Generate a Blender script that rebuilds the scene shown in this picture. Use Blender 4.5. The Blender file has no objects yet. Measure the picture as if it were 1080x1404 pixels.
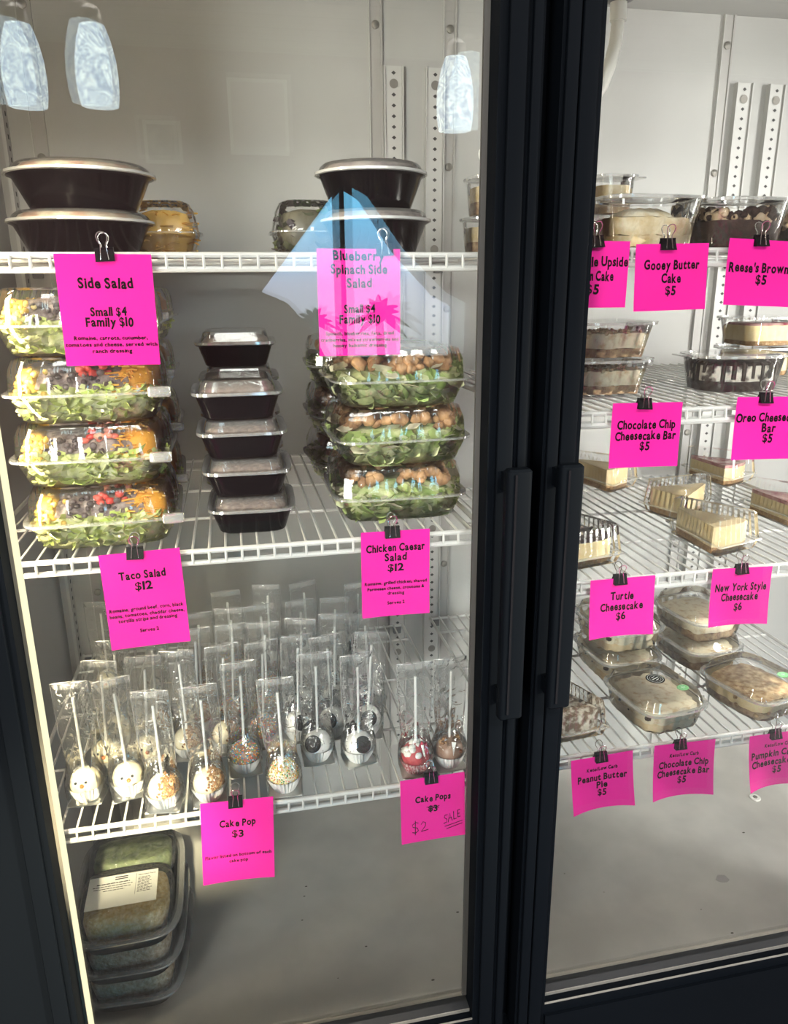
import bpy, math, random
from math import sin, cos, pi, radians, sqrt, atan2
from mathutils import Vector, Matrix
random.seed(7)
sc = bpy.context.scene
COL = sc.collection
EYE = 1.5                      # eye height above the shop floor; scene heights below are given from eye level

# ------------------------------------------------------------------ camera, world, lights, exposure
cam_d = bpy.data.cameras.new('camera'); cam = bpy.data.objects.new('camera', cam_d); COL.objects.link(cam)
cam_d.sensor_fit = 'AUTO'; cam_d.sensor_width = 36.0; cam_d.lens = 1043.1/1404*36.0
cam_d.clip_start = 0.02
_R = Matrix(((0.97851871, -0.06647062, 0.19514811), (-0.20600367, -0.27864141, 0.93804129), (-0.00797584, -0.95809218, -0.28634902)))
_x, _d, _f = _R.col[0], _R.col[1], _R.col[2]
_m = Matrix((_x, -_d, -_f)).transposed().to_4x4(); _m.translation = (0, 0, EYE)
cam.matrix_world = _m
sc.camera = cam
sc.view_settings.view_transform = 'Standard'; sc.view_settings.look = 'None'; sc.view_settings.gamma = 1.0
sc.view_settings.use_curve_mapping = False
sc.view_settings.exposure = 0.45
sc.cycles.max_bounces = 10; sc.cycles.diffuse_bounces = 4; sc.cycles.glossy_bounces = 4
sc.cycles.transparent_max_bounces = 40; sc.cycles.caustics_reflective = False; sc.cycles.caustics_refractive = False
sc.cycles.sample_clamp_indirect = 6.0

w = bpy.data.worlds.new('sky'); sc.world = w; w.use_nodes = True
nt = w.node_tree; bg = nt.nodes['Background']
tc = nt.nodes.new('ShaderNodeTexCoord'); sep = nt.nodes.new('ShaderNodeSeparateXYZ'); ramp = nt.nodes.new('ShaderNodeValToRGB')
mp = nt.nodes.new('ShaderNodeMapRange'); mp.inputs[1].default_value = -0.1; mp.inputs[2].default_value = 0.12
nt.links.new(tc.outputs['Generated'], sep.inputs[0]); nt.links.new(sep.outputs[2], mp.inputs[0]); nt.links.new(mp.outputs[0], ramp.inputs[0])
e = ramp.color_ramp.elements
e[0].position = 0.0; e[0].color = (0.46, 0.49, 0.46, 1); e[1].position = 1.0; e[1].color = (0.22, 0.85, 1.30, 1)
x = ramp.color_ramp.elements.new(0.45); x.color = (0.42, 0.49, 0.64, 1)
x = ramp.color_ramp.elements.new(0.70); x.color = (0.32, 0.68, 1.02, 1)
nt.links.new(ramp.outputs[0], bg.inputs[0]); bg.inputs[1].default_value = 8.0

def area(name, loc, aim, sx, sy, power, col):
    d = bpy.data.lights.new(name, 'AREA'); d.shape = 'RECTANGLE'; d.size = sx; d.size_y = sy; d.energy = power; d.color = col
    o = bpy.data.objects.new(name, d); COL.objects.link(o)
    loc = Vector(loc) + Vector((0, 0, EYE)); aim = Vector(aim) + Vector((0, 0, EYE))
    o.location = loc; o.rotation_euler = (aim - loc).to_track_quat('-Z', 'Y').to_euler()
    return o
# added fill lights out of view, and the warm LED strips inside the case
area('fill_left', (-2.15, -2.6, -0.15), (0.1, 1.2, -0.5), 1.0, 2.2, 200, (1.0, 0.98, 0.94))
area('fill_right', (3.8, -1.6, 0.0), (0.4, 1.2, -0.5), 1.0, 2.2, 185, (1.0, 0.98, 0.95))
area('fill_overhead', (0.55, -0.75, 1.20), (0.5, 1.25, -0.35), 2.6, 0.5, 60, (1.0, 0.98, 0.95))
area('led_left', (-0.325, 0.972, -0.35), (0.35, 1.30, -0.40), 0.022, 1.55, 7.5, (1.0, 0.86, 0.62))
area('led_right', (1.10, 0.972, -0.45), (0.50, 1.32, -0.50), 0.022, 1.35, 8, (1.0, 0.96, 0.90))
def spot(name, loc, aim, deg, blend, power, col, sx):
    d = bpy.data.lights.new(name, 'SPOT'); d.energy = power; d.color = col; d.spot_size = radians(deg); d.spot_blend = blend; d.shadow_soft_size = 0.05
    o = bpy.data.objects.new(name, d); COL.objects.link(o)
    loc = Vector(loc) + Vector((0, 0, EYE)); aim = Vector(aim) + Vector((0, 0, EYE))
    o.location = loc; o.rotation_euler = (aim - loc).to_track_quat('-Z', 'Y').to_euler(); o.scale = (sx, 1, 1)
# added unseen spots: low sun-like beam from the right, the others from overhead
spot('fill_spot_right', (3.05, -1.0, 0.32), (-0.24, 1.05, -0.62), 28, 0.6, 1700, (1.0, 0.90, 0.66), 0.34)
spot('fill_spot_overhead', (-0.10, -1.15, 1.18), (-0.24, 1.05, -0.90), 34, 0.7, 130, (1.0, 0.90, 0.68), 0.4)
spot('fill_spot_overhead', (-0.10, -1.30, 1.18), (-0.25, 1.10, -1.16), 15, 0.7, 2000, (1.0, 0.86, 0.58), 0.7)
spot('fill_spot_overhead', (0.35, -1.15, 1.18), (0.30, 1.05, -1.00), 34, 0.8, 160, (1.0, 0.97, 0.92), 0.6)
spot('fill_spot_overhead', (1.00, -1.15, 1.18), (0.80, 1.05, -0.95), 34, 0.8, 290, (1.0, 0.97, 0.92), 0.6)

# ------------------------------------------------------------------ materials
MATS = {}
def new_mat(name):
    m = bpy.data.materials.new(name); m.use_nodes = True; MATS[name] = m
    nt = m.node_tree; nt.nodes.clear(); out = nt.nodes.new('ShaderNodeOutputMaterial')
    return m, nt, out
def noise_color(nt, c1, c2, scale, detail=4, lo=0.35, hi=0.65, coord='Object'):
    tc = nt.nodes.new('ShaderNodeTexCoord'); n = nt.nodes.new('ShaderNodeTexNoise'); r = nt.nodes.new('ShaderNodeValToRGB')
    n.inputs['Scale'].default_value = scale; n.inputs['Detail'].default_value = detail
    nt.links.new(tc.outputs[coord], n.inputs['Vector']); nt.links.new(n.outputs['Fac'], r.inputs[0])
    r.color_ramp.elements[0].position = lo; r.color_ramp.elements[0].color = (*c1, 1)
    r.color_ramp.elements[1].position = hi; r.color_ramp.elements[1].color = (*c2, 1)
    return r.outputs[0], n
def solid(name, c, rough=0.5, c2=None, scale=60, metal=0.0, spec=0.5, bump=0.0, bscale=120, lo=0.35, hi=0.65, island=None, sss=0.0):
    m, nt, out = new_mat(name); b = nt.nodes.new('ShaderNodeBsdfPrincipled'); nt.links.new(b.outputs[0], out.inputs[0])
    b.inputs['Base Color'].default_value = (*c, 1); b.inputs['Roughness'].default_value = rough
    b.inputs['Metallic'].default_value = metal; b.inputs['Specular IOR Level'].default_value = spec
    if c2 is not None:
        o, _ = noise_color(nt, c, c2, scale, lo=lo, hi=hi); nt.links.new(o, b.inputs['Base Color'])
    if island:
        g = nt.nodes.new('ShaderNodeNewGeometry'); r = nt.nodes.new('ShaderNodeValToRGB'); r.color_ramp.interpolation = 'CONSTANT' if len(island) > 3 else 'LINEAR'
        els = r.color_ramp.elements
        while len(els) < len(island): els.new(0.5)
        for k, cc in enumerate(island):
            els[k].position = k/len(island) if len(island) > 3 else k/(len(island)-1); els[k].color = (*cc, 1)
        nt.links.new(g.outputs['Random Per Island'], r.inputs[0]); nt.links.new(r.outputs[0], b.inputs['Base Color'])
    if bump:
        tc = nt.nodes.new('ShaderNodeTexCoord'); n = nt.nodes.new('ShaderNodeTexNoise'); n.inputs['Scale'].default_value = bscale; n.inputs['Detail'].default_value = 3
        bm = nt.nodes.new('ShaderNodeBump'); bm.inputs['Strength'].default_value = bump; bm.inputs['Distance'].default_value = 0.004
        nt.links.new(tc.outputs['Object'], n.inputs['Vector']); nt.links.new(n.outputs['Fac'], bm.inputs['Height']); nt.links.new(bm.outputs[0], b.inputs['Normal'])
    return m
def clear(name, tint=(1, 1, 1), base=0.03, rough=0.06, white=0.02, bump=0.0, bscale=40, ior=1.45, wcol=(0.9, 0.9, 0.88), fog=None):
    m, nt, out = new_mat(name); L = nt.links
    t = nt.nodes.new('ShaderNodeBsdfTransparent'); t.inputs[0].default_value = (*tint, 1)
    g = nt.nodes.new('ShaderNodeBsdfGlossy'); g.inputs['Roughness'].default_value = rough; g.inputs[0].default_value = (1, 1, 1, 1)
    d = nt.nodes.new('ShaderNodeBsdfDiffuse'); d.inputs[0].default_value = (*wcol, 1)
    fr = nt.nodes.new('ShaderNodeFresnel'); fr.inputs[0].default_value = ior
    ad = nt.nodes.new('ShaderNodeMath'); ad.operation = 'ADD'; ad.use_clamp = True; ad.inputs[1].default_value = base; L.new(fr.outputs[0], ad.inputs[0])
    m1 = nt.nodes.new('ShaderNodeMixShader'); m1.inputs[0].default_value = white; L.new(t.outputs[0], m1.inputs[1]); L.new(d.outputs[0], m1.inputs[2])
    m2 = nt.nodes.new('ShaderNodeMixShader'); L.new(ad.outputs[0], m2.inputs[0]); L.new(m1.outputs[0], m2.inputs[1]); L.new(g.outputs[0], m2.inputs[2])
    L.new(m2.outputs[0], out.inputs[0])
    if fog:
        tc = nt.nodes.new('ShaderNodeTexCoord'); n = nt.nodes.new('ShaderNodeTexNoise'); n.inputs['Scale'].default_value = fog[0]; n.inputs['Detail'].default_value = 4
        mr = nt.nodes.new('ShaderNodeMapRange'); mr.inputs[1].default_value = 0.4; mr.inputs[2].default_value = 0.75; mr.inputs[3].default_value = white; mr.inputs[4].default_value = fog[1]
        L.new(tc.outputs['Object'], n.inputs['Vector']); L.new(n.outputs['Fac'], mr.inputs[0]); L.new(mr.outputs[0], m1.inputs[0])
    if bump:
        tc = nt.nodes.new('ShaderNodeTexCoord'); n = nt.nodes.new('ShaderNodeTexNoise'); n.inputs['Scale'].default_value = bscale; n.inputs['Detail'].default_value = 2
        n.inputs['Distortion'].default_value = 1.5
        bm = nt.nodes.new('ShaderNodeBump'); bm.inputs['Strength'].default_value = bump; bm.inputs['Distance'].default_value = 0.006
        L.new(tc.outputs['Object'], n.inputs['Vector']); L.new(n.outputs['Fac'], bm.inputs['Height'])
        L.new(bm.outputs[0], g.inputs['Normal']); L.new(bm.outputs[0], fr.inputs['Normal'])
    return m
def emit(name, c, s, c2=None, scale=30):
    m, nt, out = new_mat(name); b = nt.nodes.new('ShaderNodeEmission'); b.inputs[0].default_value = (*c, 1); b.inputs[1].default_value = s
    if c2:
        o, n = noise_color(nt, c, c2, scale, detail=2); n.inputs['Distortion'].default_value = 3.0; nt.links.new(o, b.inputs[0])
    nt.links.new(b.outputs[0], out.inputs[0]); return m

PINK = solid('pink_paper', (0.82, 0.017, 0.31), 0.8, spec=0.1)
INK = solid('black_ink', (0.006, 0.004, 0.006), 0.8, spec=0.05)
BLACK = solid('black_plastic', (0.004, 0.004, 0.005), 0.16, spec=0.16)
FRAME = solid('black_frame', (0.0018, 0.0024, 0.0034), 0.5, spec=0.015)
GASKET = solid('black_gasket', (0.006, 0.006, 0.007), 0.65)
LIPG = solid('grey_door_lip', (0.055, 0.050, 0.046), 0.5)
BACK = solid('grey_panel', (0.33, 0.328, 0.312), 0.42, (0.355, 0.352, 0.336), 5, spec=0.3)
FLOORM = solid('worn_grey_floor', (0.40, 0.385, 0.355), 0.6, (0.47, 0.455, 0.42), 9, bump=0.05, bscale=60)
SEAM = solid('grey_seam', (0.30, 0.29, 0.275), 0.45)
STD = solid('white_standard', (0.41, 0.405, 0.385), 0.45)
HOLE = solid('dark_slot', (0.03, 0.03, 0.03), 0.6)
SCREW = solid('steel_screw', (0.20, 0.19, 0.17), 0.35, metal=0.7, bump=0.3, bscale=900)
WIRE = solid('white_coated_wire', (0.54, 0.535, 0.52), 0.35)
STEEL = solid('bright_wire', (0.75, 0.74, 0.72), 0.18, metal=1.0)
CLIP = solid('black_clip', (0.004, 0.004, 0.005), 0.35, spec=0.08)
SPACER = emit('glowing_spacer', (1.0, 0.88, 0.56), 0.95)  # lit look of the edge spacer put in as a glow
SPACER_SIDE = solid('cream_strip', (0.22, 0.20, 0.17), 0.5)
GLASS = clear('door_glass', (0.975, 0.985, 0.975), 0.004, 0.0, 0.0, ior=1.5)
GLASS2 = clear('inner_door_glass', (0.97, 0.98, 0.97), 0.0, 0.0, 0.0, ior=1.35)
PET = clear('clear_plastic', (0.985, 0.985, 0.98), 0.03, 0.06, 0.015, bump=0.08, bscale=30)
LIDC = clear('lid_plastic', (0.94, 0.94, 0.93), 0.04, 0.10, 0.09, bump=0.08, bscale=40)
RIMW = clear('milky_rim', (0.9, 0.9, 0.88), 0.10, 0.15, 0.5)
RIM = clear('plastic_edge', (0.90, 0.90, 0.88), 0.12, 0.12, 0.26)
FILM = clear('cellophane', (0.985, 0.985, 0.98), 0.022, 0.10, 0.026, bump=0.55, bscale=42)
FILMTOP = clear('cellophane_seal', (0.97, 0.97, 0.97), 0.05, 0.14, 0.15, bump=0.5, bscale=60)
FILMEDGE = clear('cellophane_seam', (0.95, 0.95, 0.95), 0.2, 0.2, 0.40)
WET = clear('steamy_lid', (0.93, 0.93, 0.92), 0.004, 0.10, 0.004, bump=0.4, bscale=260, fog=(230, 0.12))
LETT = solid('lettuce', (0.4, 0.5, 0.15), 0.5, island=[(0.48, 0.62, 0.11), (0.76, 0.82, 0.28), (0.92, 0.90, 0.56)])
LETTCORE = solid('lettuce_core', (0.66, 0.72, 0.24), 0.6, (0.88, 0.88, 0.55), 70, bump=0.5, bscale=150)
ROM = solid('romaine', (0.2, 0.3, 0.1), 0.5, island=[(0.26, 0.38, 0.09), (0.52, 0.60, 0.24), (0.80, 0.81, 0.52)])
ROMCORE = solid('romaine_core', (0.32, 0.42, 0.13), 0.6, (0.64, 0.68, 0.36), 60, bump=0.5, bscale=150)
CHED = solid('shredded_cheddar', (0.8, 0.4, 0.05), 0.5, island=[(0.78, 0.34, 0.03), (0.88, 0.47, 0.07), (0.95, 0.60, 0.16)])
CORN = solid('corn', (0.85, 0.55, 0.08), 0.4, island=[(0.80, 0.47, 0.06), (0.90, 0.60, 0.12), (0.93, 0.72, 0.28)])
BEAN = solid('black_beans', (0.02, 0.015, 0.02), 0.35, island=[(0.02, 0.014, 0.018), (0.10, 0.07, 0.07), (0.30, 0.25, 0.24)])
BEEF = solid('ground_beef', (0.13, 0.09, 0.085), 0.6, (0.40, 0.33, 0.30), 110, bump=0.6, bscale=160)
TOM = solid('tomato', (0.75, 0.08, 0.05), 0.3, island=[(0.72, 0.05, 0.04), (0.82, 0.20, 0.14), (0.85, 0.42, 0.30)])
CHICK = solid('grilled_chicken', (0.28, 0.14, 0.06), 0.5, (0.66, 0.38, 0.18), 60, bump=0.4, bscale=150)
PARM = solid('parmesan', (0.78, 0.74, 0.52), 0.5, (0.86, 0.82, 0.64), 30)
DARKS = solid('dark_salad', (0.03, 0.02, 0.03), 0.4, island=[(0.03, 0.02, 0.03), (0.16, 0.13, 0.10), (0.10, 0.16, 0.04)])
MIXTOP = solid('salad_under_lid', (0.74, 0.66, 0.50), 0.6, (0.55, 0.30, 0.20), 28, bump=0.3, lo=0.42, hi=0.66)
MIXTOP2 = solid('greens_under_lid', (0.55, 0.47, 0.40), 0.6, (0.22, 0.16, 0.17), 32, bump=0.3)
CRUMB = solid('brown_crumble', (0.20, 0.12, 0.09), 0.7, (0.36, 0.24, 0.18), 150, bump=0.7, bscale=200)
CREAM = solid('white_coating', (0.84, 0.74, 0.50), 0.35, (0.87, 0.79, 0.60), 50)
WHITE = solid('white_icing', (0.84, 0.83, 0.79), 0.4)
PAPER = solid('white_paper', (0.92, 0.90, 0.86), 0.7)
CARD = solid('white_card', (0.80, 0.78, 0.72), 0.6)
STICK = solid('white_stick', (0.86, 0.85, 0.82), 0.45)
CHOC = solid('milk_chocolate', (0.30, 0.17, 0.11), 0.35, (0.36, 0.21, 0.14), 60)
DCHOC = solid('dark_chocolate', (0.022, 0.012, 0.010), 0.35, (0.05, 0.03, 0.024), 90, bump=0.3, spec=0.2)
COOKIE = solid('black_cookie', (0.010, 0.008, 0.008), 0.6, (0.022, 0.017, 0.017), 300, bump=0.6, bscale=500, spec=0.1)
PECAN = solid('chopped_nuts', (0.4, 0.2, 0.07), 0.6, island=[(0.24, 0.10, 0.03), (0.42, 0.21, 0.07), (0.60, 0.36, 0.15)])
SPRK = solid('sprinkles', (0.5, 0.5, 0.5), 0.4, island=[(0.75, 0.10, 0.05), (0.05, 0.20, 0.55), (0.85, 0.55, 0.03), (0.05, 0.38, 0.10), (0.85, 0.30, 0.03), (0.80, 0.78, 0.70), (0.10, 0.35, 0.45)])
SPRK2 = solid('pale_sprinkles', (0.5, 0.5, 0.5), 0.4, island=[(0.78, 0.25, 0.16), (0.85, 0.80, 0.62), (0.85, 0.62, 0.10), (0.12, 0.38, 0.12), (0.88, 0.42, 0.06), (0.84, 0.82, 0.74), (0.80, 0.70, 0.25)])
RED = solid('red_velvet', (0.40, 0.025, 0.035), 0.55, (0.55, 0.05, 0.06), 150, bump=0.3)
CANE = solid('red_candy', (0.55, 0.05, 0.09), 0.25)
ORANGE = solid('orange_beak', (0.85, 0.22, 0.04), 0.4)
EYEM = solid('dark_eye', (0.02, 0.025, 0.035), 0.25)
CHEESE = solid('cheesecake', (0.86, 0.66, 0.33), 0.55, (0.90, 0.73, 0.43), 60, bump=0.15)
CHEESETOP = solid('cheesecake_top', (0.82, 0.68, 0.42), 0.5, (0.74, 0.55, 0.30), 25)
CRUST = solid('biscuit_crust', (0.34, 0.18, 0.07), 0.8, (0.50, 0.30, 0.13), 150, bump=0.6, bscale=250)
BERRY = solid('berry_glaze', (0.32, 0.03, 0.07), 0.25, (0.70, 0.42, 0.38), 40)
BUTTER = solid('butter_cake', (0.62, 0.45, 0.22), 0.7, (0.80, 0.70, 0.50), 45, bump=0.4)
SUGAR = solid('powdered_sugar', (0.72, 0.58, 0.36), 0.9, (0.84, 0.78, 0.64), 70, bump=0.4)
FROST = solid('peanut_frosting', (0.55, 0.38, 0.22), 0.5, (0.68, 0.52, 0.36), 60)
BROWN = solid('brownie', (0.025, 0.012, 0.009), 0.6, (0.055, 0.030, 0.022), 120, bump=0.4, spec=0.15)
BARC = solid('chip_cheesecake', (0.62, 0.44, 0.24), 0.6, (0.86, 0.76, 0.55), 75, lo=0.30, hi=0.50, bump=0.3)
CHIPCR = solid('cookie_crust', (0.26, 0.15, 0.09), 0.8, (0.52, 0.36, 0.20), 90, bump=0.6)
STREAK = solid('chocolate_streaked_cream', (0.05, 0.03, 0.025), 0.45, (0.82, 0.76, 0.66), 50, lo=0.40, hi=0.52, bump=0.3)
KETO = solid('keto_bar', (0.76, 0.55, 0.30), 0.65, (0.86, 0.72, 0.48), 40, bump=0.3)
PUMP = solid('pumpkin_crunch', (0.36, 0.20, 0.08), 0.75, (0.72, 0.52, 0.28), 95, bump=0.7)
GOLD = solid('golden_rice', (0.72, 0.50, 0.20), 0.6, (0.92, 0.78, 0.46), 130, bump=0.8, bscale=220)
TANR = solid('tan_grain', (0.50, 0.34, 0.19), 0.6, (0.78, 0.62, 0.42), 150, bump=0.8, bscale=220)
GREENV = solid('green_vegetables', (0.035, 0.07, 0.018), 0.6, (0.16, 0.20, 0.07), 50, bump=0.7, bscale=90)
STICKG = solid('green_sticker', (0.06, 0.36, 0.08), 0.5)
STICKK = solid('black_sticker', (0.006, 0.006, 0.007), 0.9, spec=0.0)
STICKW = solid('sticker_white', (0.72, 0.74, 0.70), 0.5)
LABEL = solid('white_label', (0.84, 0.82, 0.76), 0.6)
NUT = solid('nut_crumble', (0.20, 0.12, 0.07), 0.7, (0.72, 0.64, 0.52), 90, lo=0.42, hi=0.6, bump=0.7)
TUBE = solid('white_tube', (0.72, 0.72, 0.69), 0.35)
GREYF = solid('grey_fitting', (0.10, 0.10, 0.10), 0.5)
WASH = solid('white_washer', (0.80, 0.79, 0.75), 0.4)
SPECK = solid('dirt_speck', (0.05, 0.045, 0.03), 0.8)
CRUMBY = solid('yellow_crumb', (0.75, 0.50, 0.10), 0.7)
# room
WALLP = solid('pink_wall', (0.22, 0.125, 0.13), 0.85, (0.24, 0.14, 0.145), 3)
WALLG = solid('warm_grey_wall', (0.26, 0.24, 0.23), 0.85)
CEILM = solid('plank_ceiling', (0.40, 0.38, 0.35), 0.7)
ROOMF = solid('shop_floor', (0.10, 0.095, 0.09), 0.5, (0.13, 0.12, 0.11), 4)
DRAPE = solid('taupe_curtain', (0.18, 0.12, 0.115), 0.9)
PICW = solid('white_picture_frame', (0.85, 0.84, 0.82), 0.5)
PICM = solid('pale_print', (0.62, 0.55, 0.53), 0.7)
PICD = solid('dark_print', (0.06, 0.05, 0.05), 0.6, (0.6, 0.55, 0.5), 14)
SHADE = emit('swirled_glass_shade', (0.22, 0.36, 0.52), 10.0, (0.85, 1.0, 0.98), 26)
METAL = solid('brushed_metal', (0.35, 0.33, 0.30), 0.35, metal=0.8)
PALM = solid('palm_green', (0.05, 0.09, 0.05), 0.7)

# ------------------------------------------------------------------ mesh builder
class MB:
    def __init__(s): s.v = []; s.f = []; s.mi = []; s.mats = []
    def m(s, mat):
        if mat not in s.mats: s.mats.append(mat)
        return s.mats.index(mat)
    def add(s, vs, fs, mat, M=None):
        o = len(s.v); k = s.m(mat)
        s.v += [tuple(M @ Vector(v)) if M is not None else tuple(v) for v in vs]
        for f in fs: s.f.append([i+o for i in f]); s.mi.append(k)
        return s
    def box(s, x0, x1, y0, y1, z0, z1, mat, M=None, bev=0.0):
        if bev <= 0:
            vs = [(x, y, z) for z in (z0, z1) for y in (y0, y1) for x in (x0, x1)]
            return s.add(vs, [(0, 2, 3, 1), (4, 5, 7, 6), (0, 1, 5, 4), (2, 6, 7, 3), (0, 4, 6, 2), (1, 3, 7, 5)], mat, M)
        cx, cy, a, b = (x0+x1)/2, (y0+y1)/2, (x1-x0)/2, (y1-y0)/2
        def rr(ins, z):
            r = bev; A = a-ins; B = b-ins; o = []
            for (sx, sy, t0) in ((1, 1, 0), (-1, 1, pi/2), (-1, -1, pi), (1, -1, 3*pi/2)):
                for k in range(4):
                    t = t0 + k*pi/6; rad = max(r-ins, 1e-5)
                    o.append((cx+sx*(A-rad)+rad*cos(t), cy+sy*(B-rad)+rad*sin(t), z))
            return o
        h = bev*0.6
        return s.rings([rr(h, z0), rr(0, z0+h), rr(0, z1-h), rr(h, z1)], mat, M=M)
    def rings(s, R, mat, cap0=True, cap1=True, M=None, closed=True):
        n = len(R[0]); vs = [p for r in R for p in r]; fs = []
        for k in range(len(R)-1):
            for i in range(n if closed else n-1):
                j = (i+1) % n; fs.append((k*n+i, k*n+j, (k+1)*n+j, (k+1)*n+i))
        if cap0: fs.append(tuple(range(n-1, -1, -1)))
        if cap1: fs.append(tuple(range((len(R)-1)*n, len(R)*n)))
        return s.add(vs, fs, mat, M)
    def se(s, prof, mat, n=4.0, N=64, cap0=True, cap1=True, M=None, rip=None, jit=0.0):
        """rings of superellipses: prof = (z, a, b)"""
        R = []
        for k, p in enumerate(prof):
            z, a, b = p[:3]; r = []
            for i in range(N):
                t = 2*pi*i/N; c, q = cos(t), sin(t)
                rad = (abs(c)**n + abs(q)**n)**(-1.0/n); g = 1.0
                if rip and len(p) < 4: g += rip[0]*max(0.0, cos(rip[1]*t))**rip[2]
                jj = 1+random.uniform(-jit, jit)
                r.append((a*rad*c*g*jj, b*rad*q*g*jj, z+(random.uniform(-jit, jit)*0.02 if jit else 0)))
            R.append(r)
        return s.rings(R, mat, cap0, cap1, M)
    def lathe(s, prof, mat, N=32, M=None, cap0=True, cap1=True, rip=None):
        return s.se([(z, r, r) for r, z in prof], mat, 2.0, N, cap0, cap1, M, rip)
    def tube(s, pts, r, mat, N=6, M=None, closed=False):
        P = [Vector(p) for p in pts]; R = []; up = None
        for k, p in enumerate(P):
            if closed: d = P[(k+1) % len(P)]-P[k-1]
            else: d = P[min(k+1, len(P)-1)]-P[max(k-1, 0)]
            if d.length < 1e-9: d = Vector((0, 0, 1))
            d.normalize()
            if up is None or abs(up.dot(d)) > 0.95: up = Vector((0, 0, 1)) if abs(d.z) < 0.9 else Vector((1, 0, 0))
            a = d.cross(up).normalized(); b = d.cross(a); up = -b if False else a.cross(d)
            R.append([tuple(p + r*(cos(2*pi*i/N)*a + sin(2*pi*i/N)*b)) for i in range(N)])
        if closed: R.append(R[0])
        return s.rings(R, mat, not closed, not closed, M)
    def ball(s, c, rx, ry, rz, mat, N=20, K=12, M=None, jit=0.0):
        R = []
        for k in range(1, K):
            t = pi*k/K
            R.append([(c[0]+rx*sin(t)*cos(2*pi*i/N)*(1+random.uniform(-jit, jit)), c[1]+ry*sin(t)*sin(2*pi*i/N)*(1+random.uniform(-jit, jit)), c[2]-rz*cos(t)) for i in range(N)])
        return s.rings(R, mat, True, True, M)
    def build(s, name, parent=None, off=None, sharp=38):
        me = bpy.data.meshes.new(name); me.from_pydata(s.v, [], s.f)
        for m in s.mats: me.materials.append(m)
        me.polygons.foreach_set('material_index', s.mi)
        me.polygons.foreach_set('use_smooth', [True]*len(s.f))
        me.validate(); me.update(); me.set_sharp_from_angle(angle=radians(sharp))
        o = bpy.data.objects.new(name, me); COL.objects.link(o)
        if parent is not None: o.parent = parent
        if off is not None: o.location = off
        return o
def T(x=0, y=0, z=0): return Matrix.Translation((x, y, z))
def RZ(a): return Matrix.Rotation(a, 4, 'Z')
def RX(a): return Matrix.Rotation(a, 4, 'X')
def RY(a): return Matrix.Rotation(a, 4, 'Y')

# ------------------------------------------------------------------ things
def tag(o, label=None, cat=None, group=None, kind=None):
    if label: o['label'] = label
    if cat: o['category'] = cat
    if group: o['group'] = group
    if kind: o['kind'] = kind
    return o
def thing(name, label, cat, loc=(0, 0, 0), rz=0.0, group=None):
    o = bpy.data.objects.new(name, None); COL.objects.link(o); o.empty_display_size = 0.02
    o.location = (loc[0], loc[1], loc[2]+EYE); o.rotation_euler = (0, 0, rz)
    return tag(o, label, cat, group)
def dup(root, loc, rz=0.0, label=None, group=None, tilt=(0, 0)):
    r = root.copy(); COL.objects.link(r); r.location = (loc[0], loc[1], loc[2]+EYE); r.rotation_euler = (tilt[0], tilt[1], rz)
    if label: r['label'] = label
    if group: r['group'] = group
    for ch in list(root.children):
        c = ch.copy(); COL.objects.link(c); c.parent = r
        for g in list(ch.children):
            d = g.copy(); COL.objects.link(d); d.parent = c
    return r
class Kind:
    """first call builds the thing, later calls copy it with its parts"""
    def __init__(s, fn): s.fn = fn; s.first = None
    def __call__(s, loc, label, rz=0.0, group=None, tilt=(0, 0)):
        if s.first is None:
            s.first = s.fn(label); o = s.first
            o.location = (loc[0], loc[1], loc[2]+EYE); o.rotation_euler = (tilt[0], tilt[1], rz)
            if group: o['group'] = group
            return o
        o = dup(s.first, loc, rz, label, group, tilt)
        if not group and 'group' in o: del o['group']
        return o
OFF = (0, 0, EYE)
def struct(name, mb):
    return tag(mb.build(name, None, OFF), kind='structure')

# ------------------------------------------------------------------ the shop behind the camera (seen mirrored in the doors)
CZ, FZ = 1.26, -EYE
struct('floor', MB().box(-4.4, 4.6, -3.2, 2.1, FZ-0.1, FZ, ROOMF))
mb = MB().box(-4.4, 4.6, -3.2, 2.1, CZ+0.03, CZ+0.12, CEILM)
for k in range(26): mb.box(-4.4, 4.6, -3.15+k*0.2, -3.15+k*0.2+0.185, CZ, CZ+0.03, CEILM)
struct('ceiling', mb)
wx0, wx1, wz0, wz1 = 0.12, 1.46, -0.52, 0.62
mb = MB()
mb.box(-4.4, wx0, -3.12, -3.0, FZ, CZ, WALLP); mb.box(wx1, 4.6, -3.12, -3.0, FZ, CZ, WALLP)
mb.box(wx0, wx1, -3.12, -3.0, FZ, wz0, WALLP); mb.box(wx0, wx1, -3.12, -3.0, wz1, CZ, WALLP)
struct('wall_back', mb)
struct('wall_left', MB().box(-4.4, -4.3, -3.0, 2.0, FZ, CZ, WALLG))
struct('wall_right', MB().box(4.5, 4.6, -3.0, 2.0, FZ, CZ, WALLG))
struct('wall_front', MB().box(-4.3, 4.5, 2.0, 2.1, FZ, CZ, WALLG))
mb = MB()
mb.box(wx0, wx1, -3.1, -3.06, wz0, wz0+0.04, PICW); mb.box(wx0, wx1, -3.1, -3.06, wz1-0.04, wz1, PICW)
mb.box(wx0, wx0+0.04, -3.1, -3.06, wz0, wz1, PICW); mb.box(wx1-0.04, wx1, -3.1, -3.06, wz0, wz1, PICW)
mb.box(0.665, 0.735, -3.1, -3.06, wz0, wz1, WALLG)
struct('window_1', mb)
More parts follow.
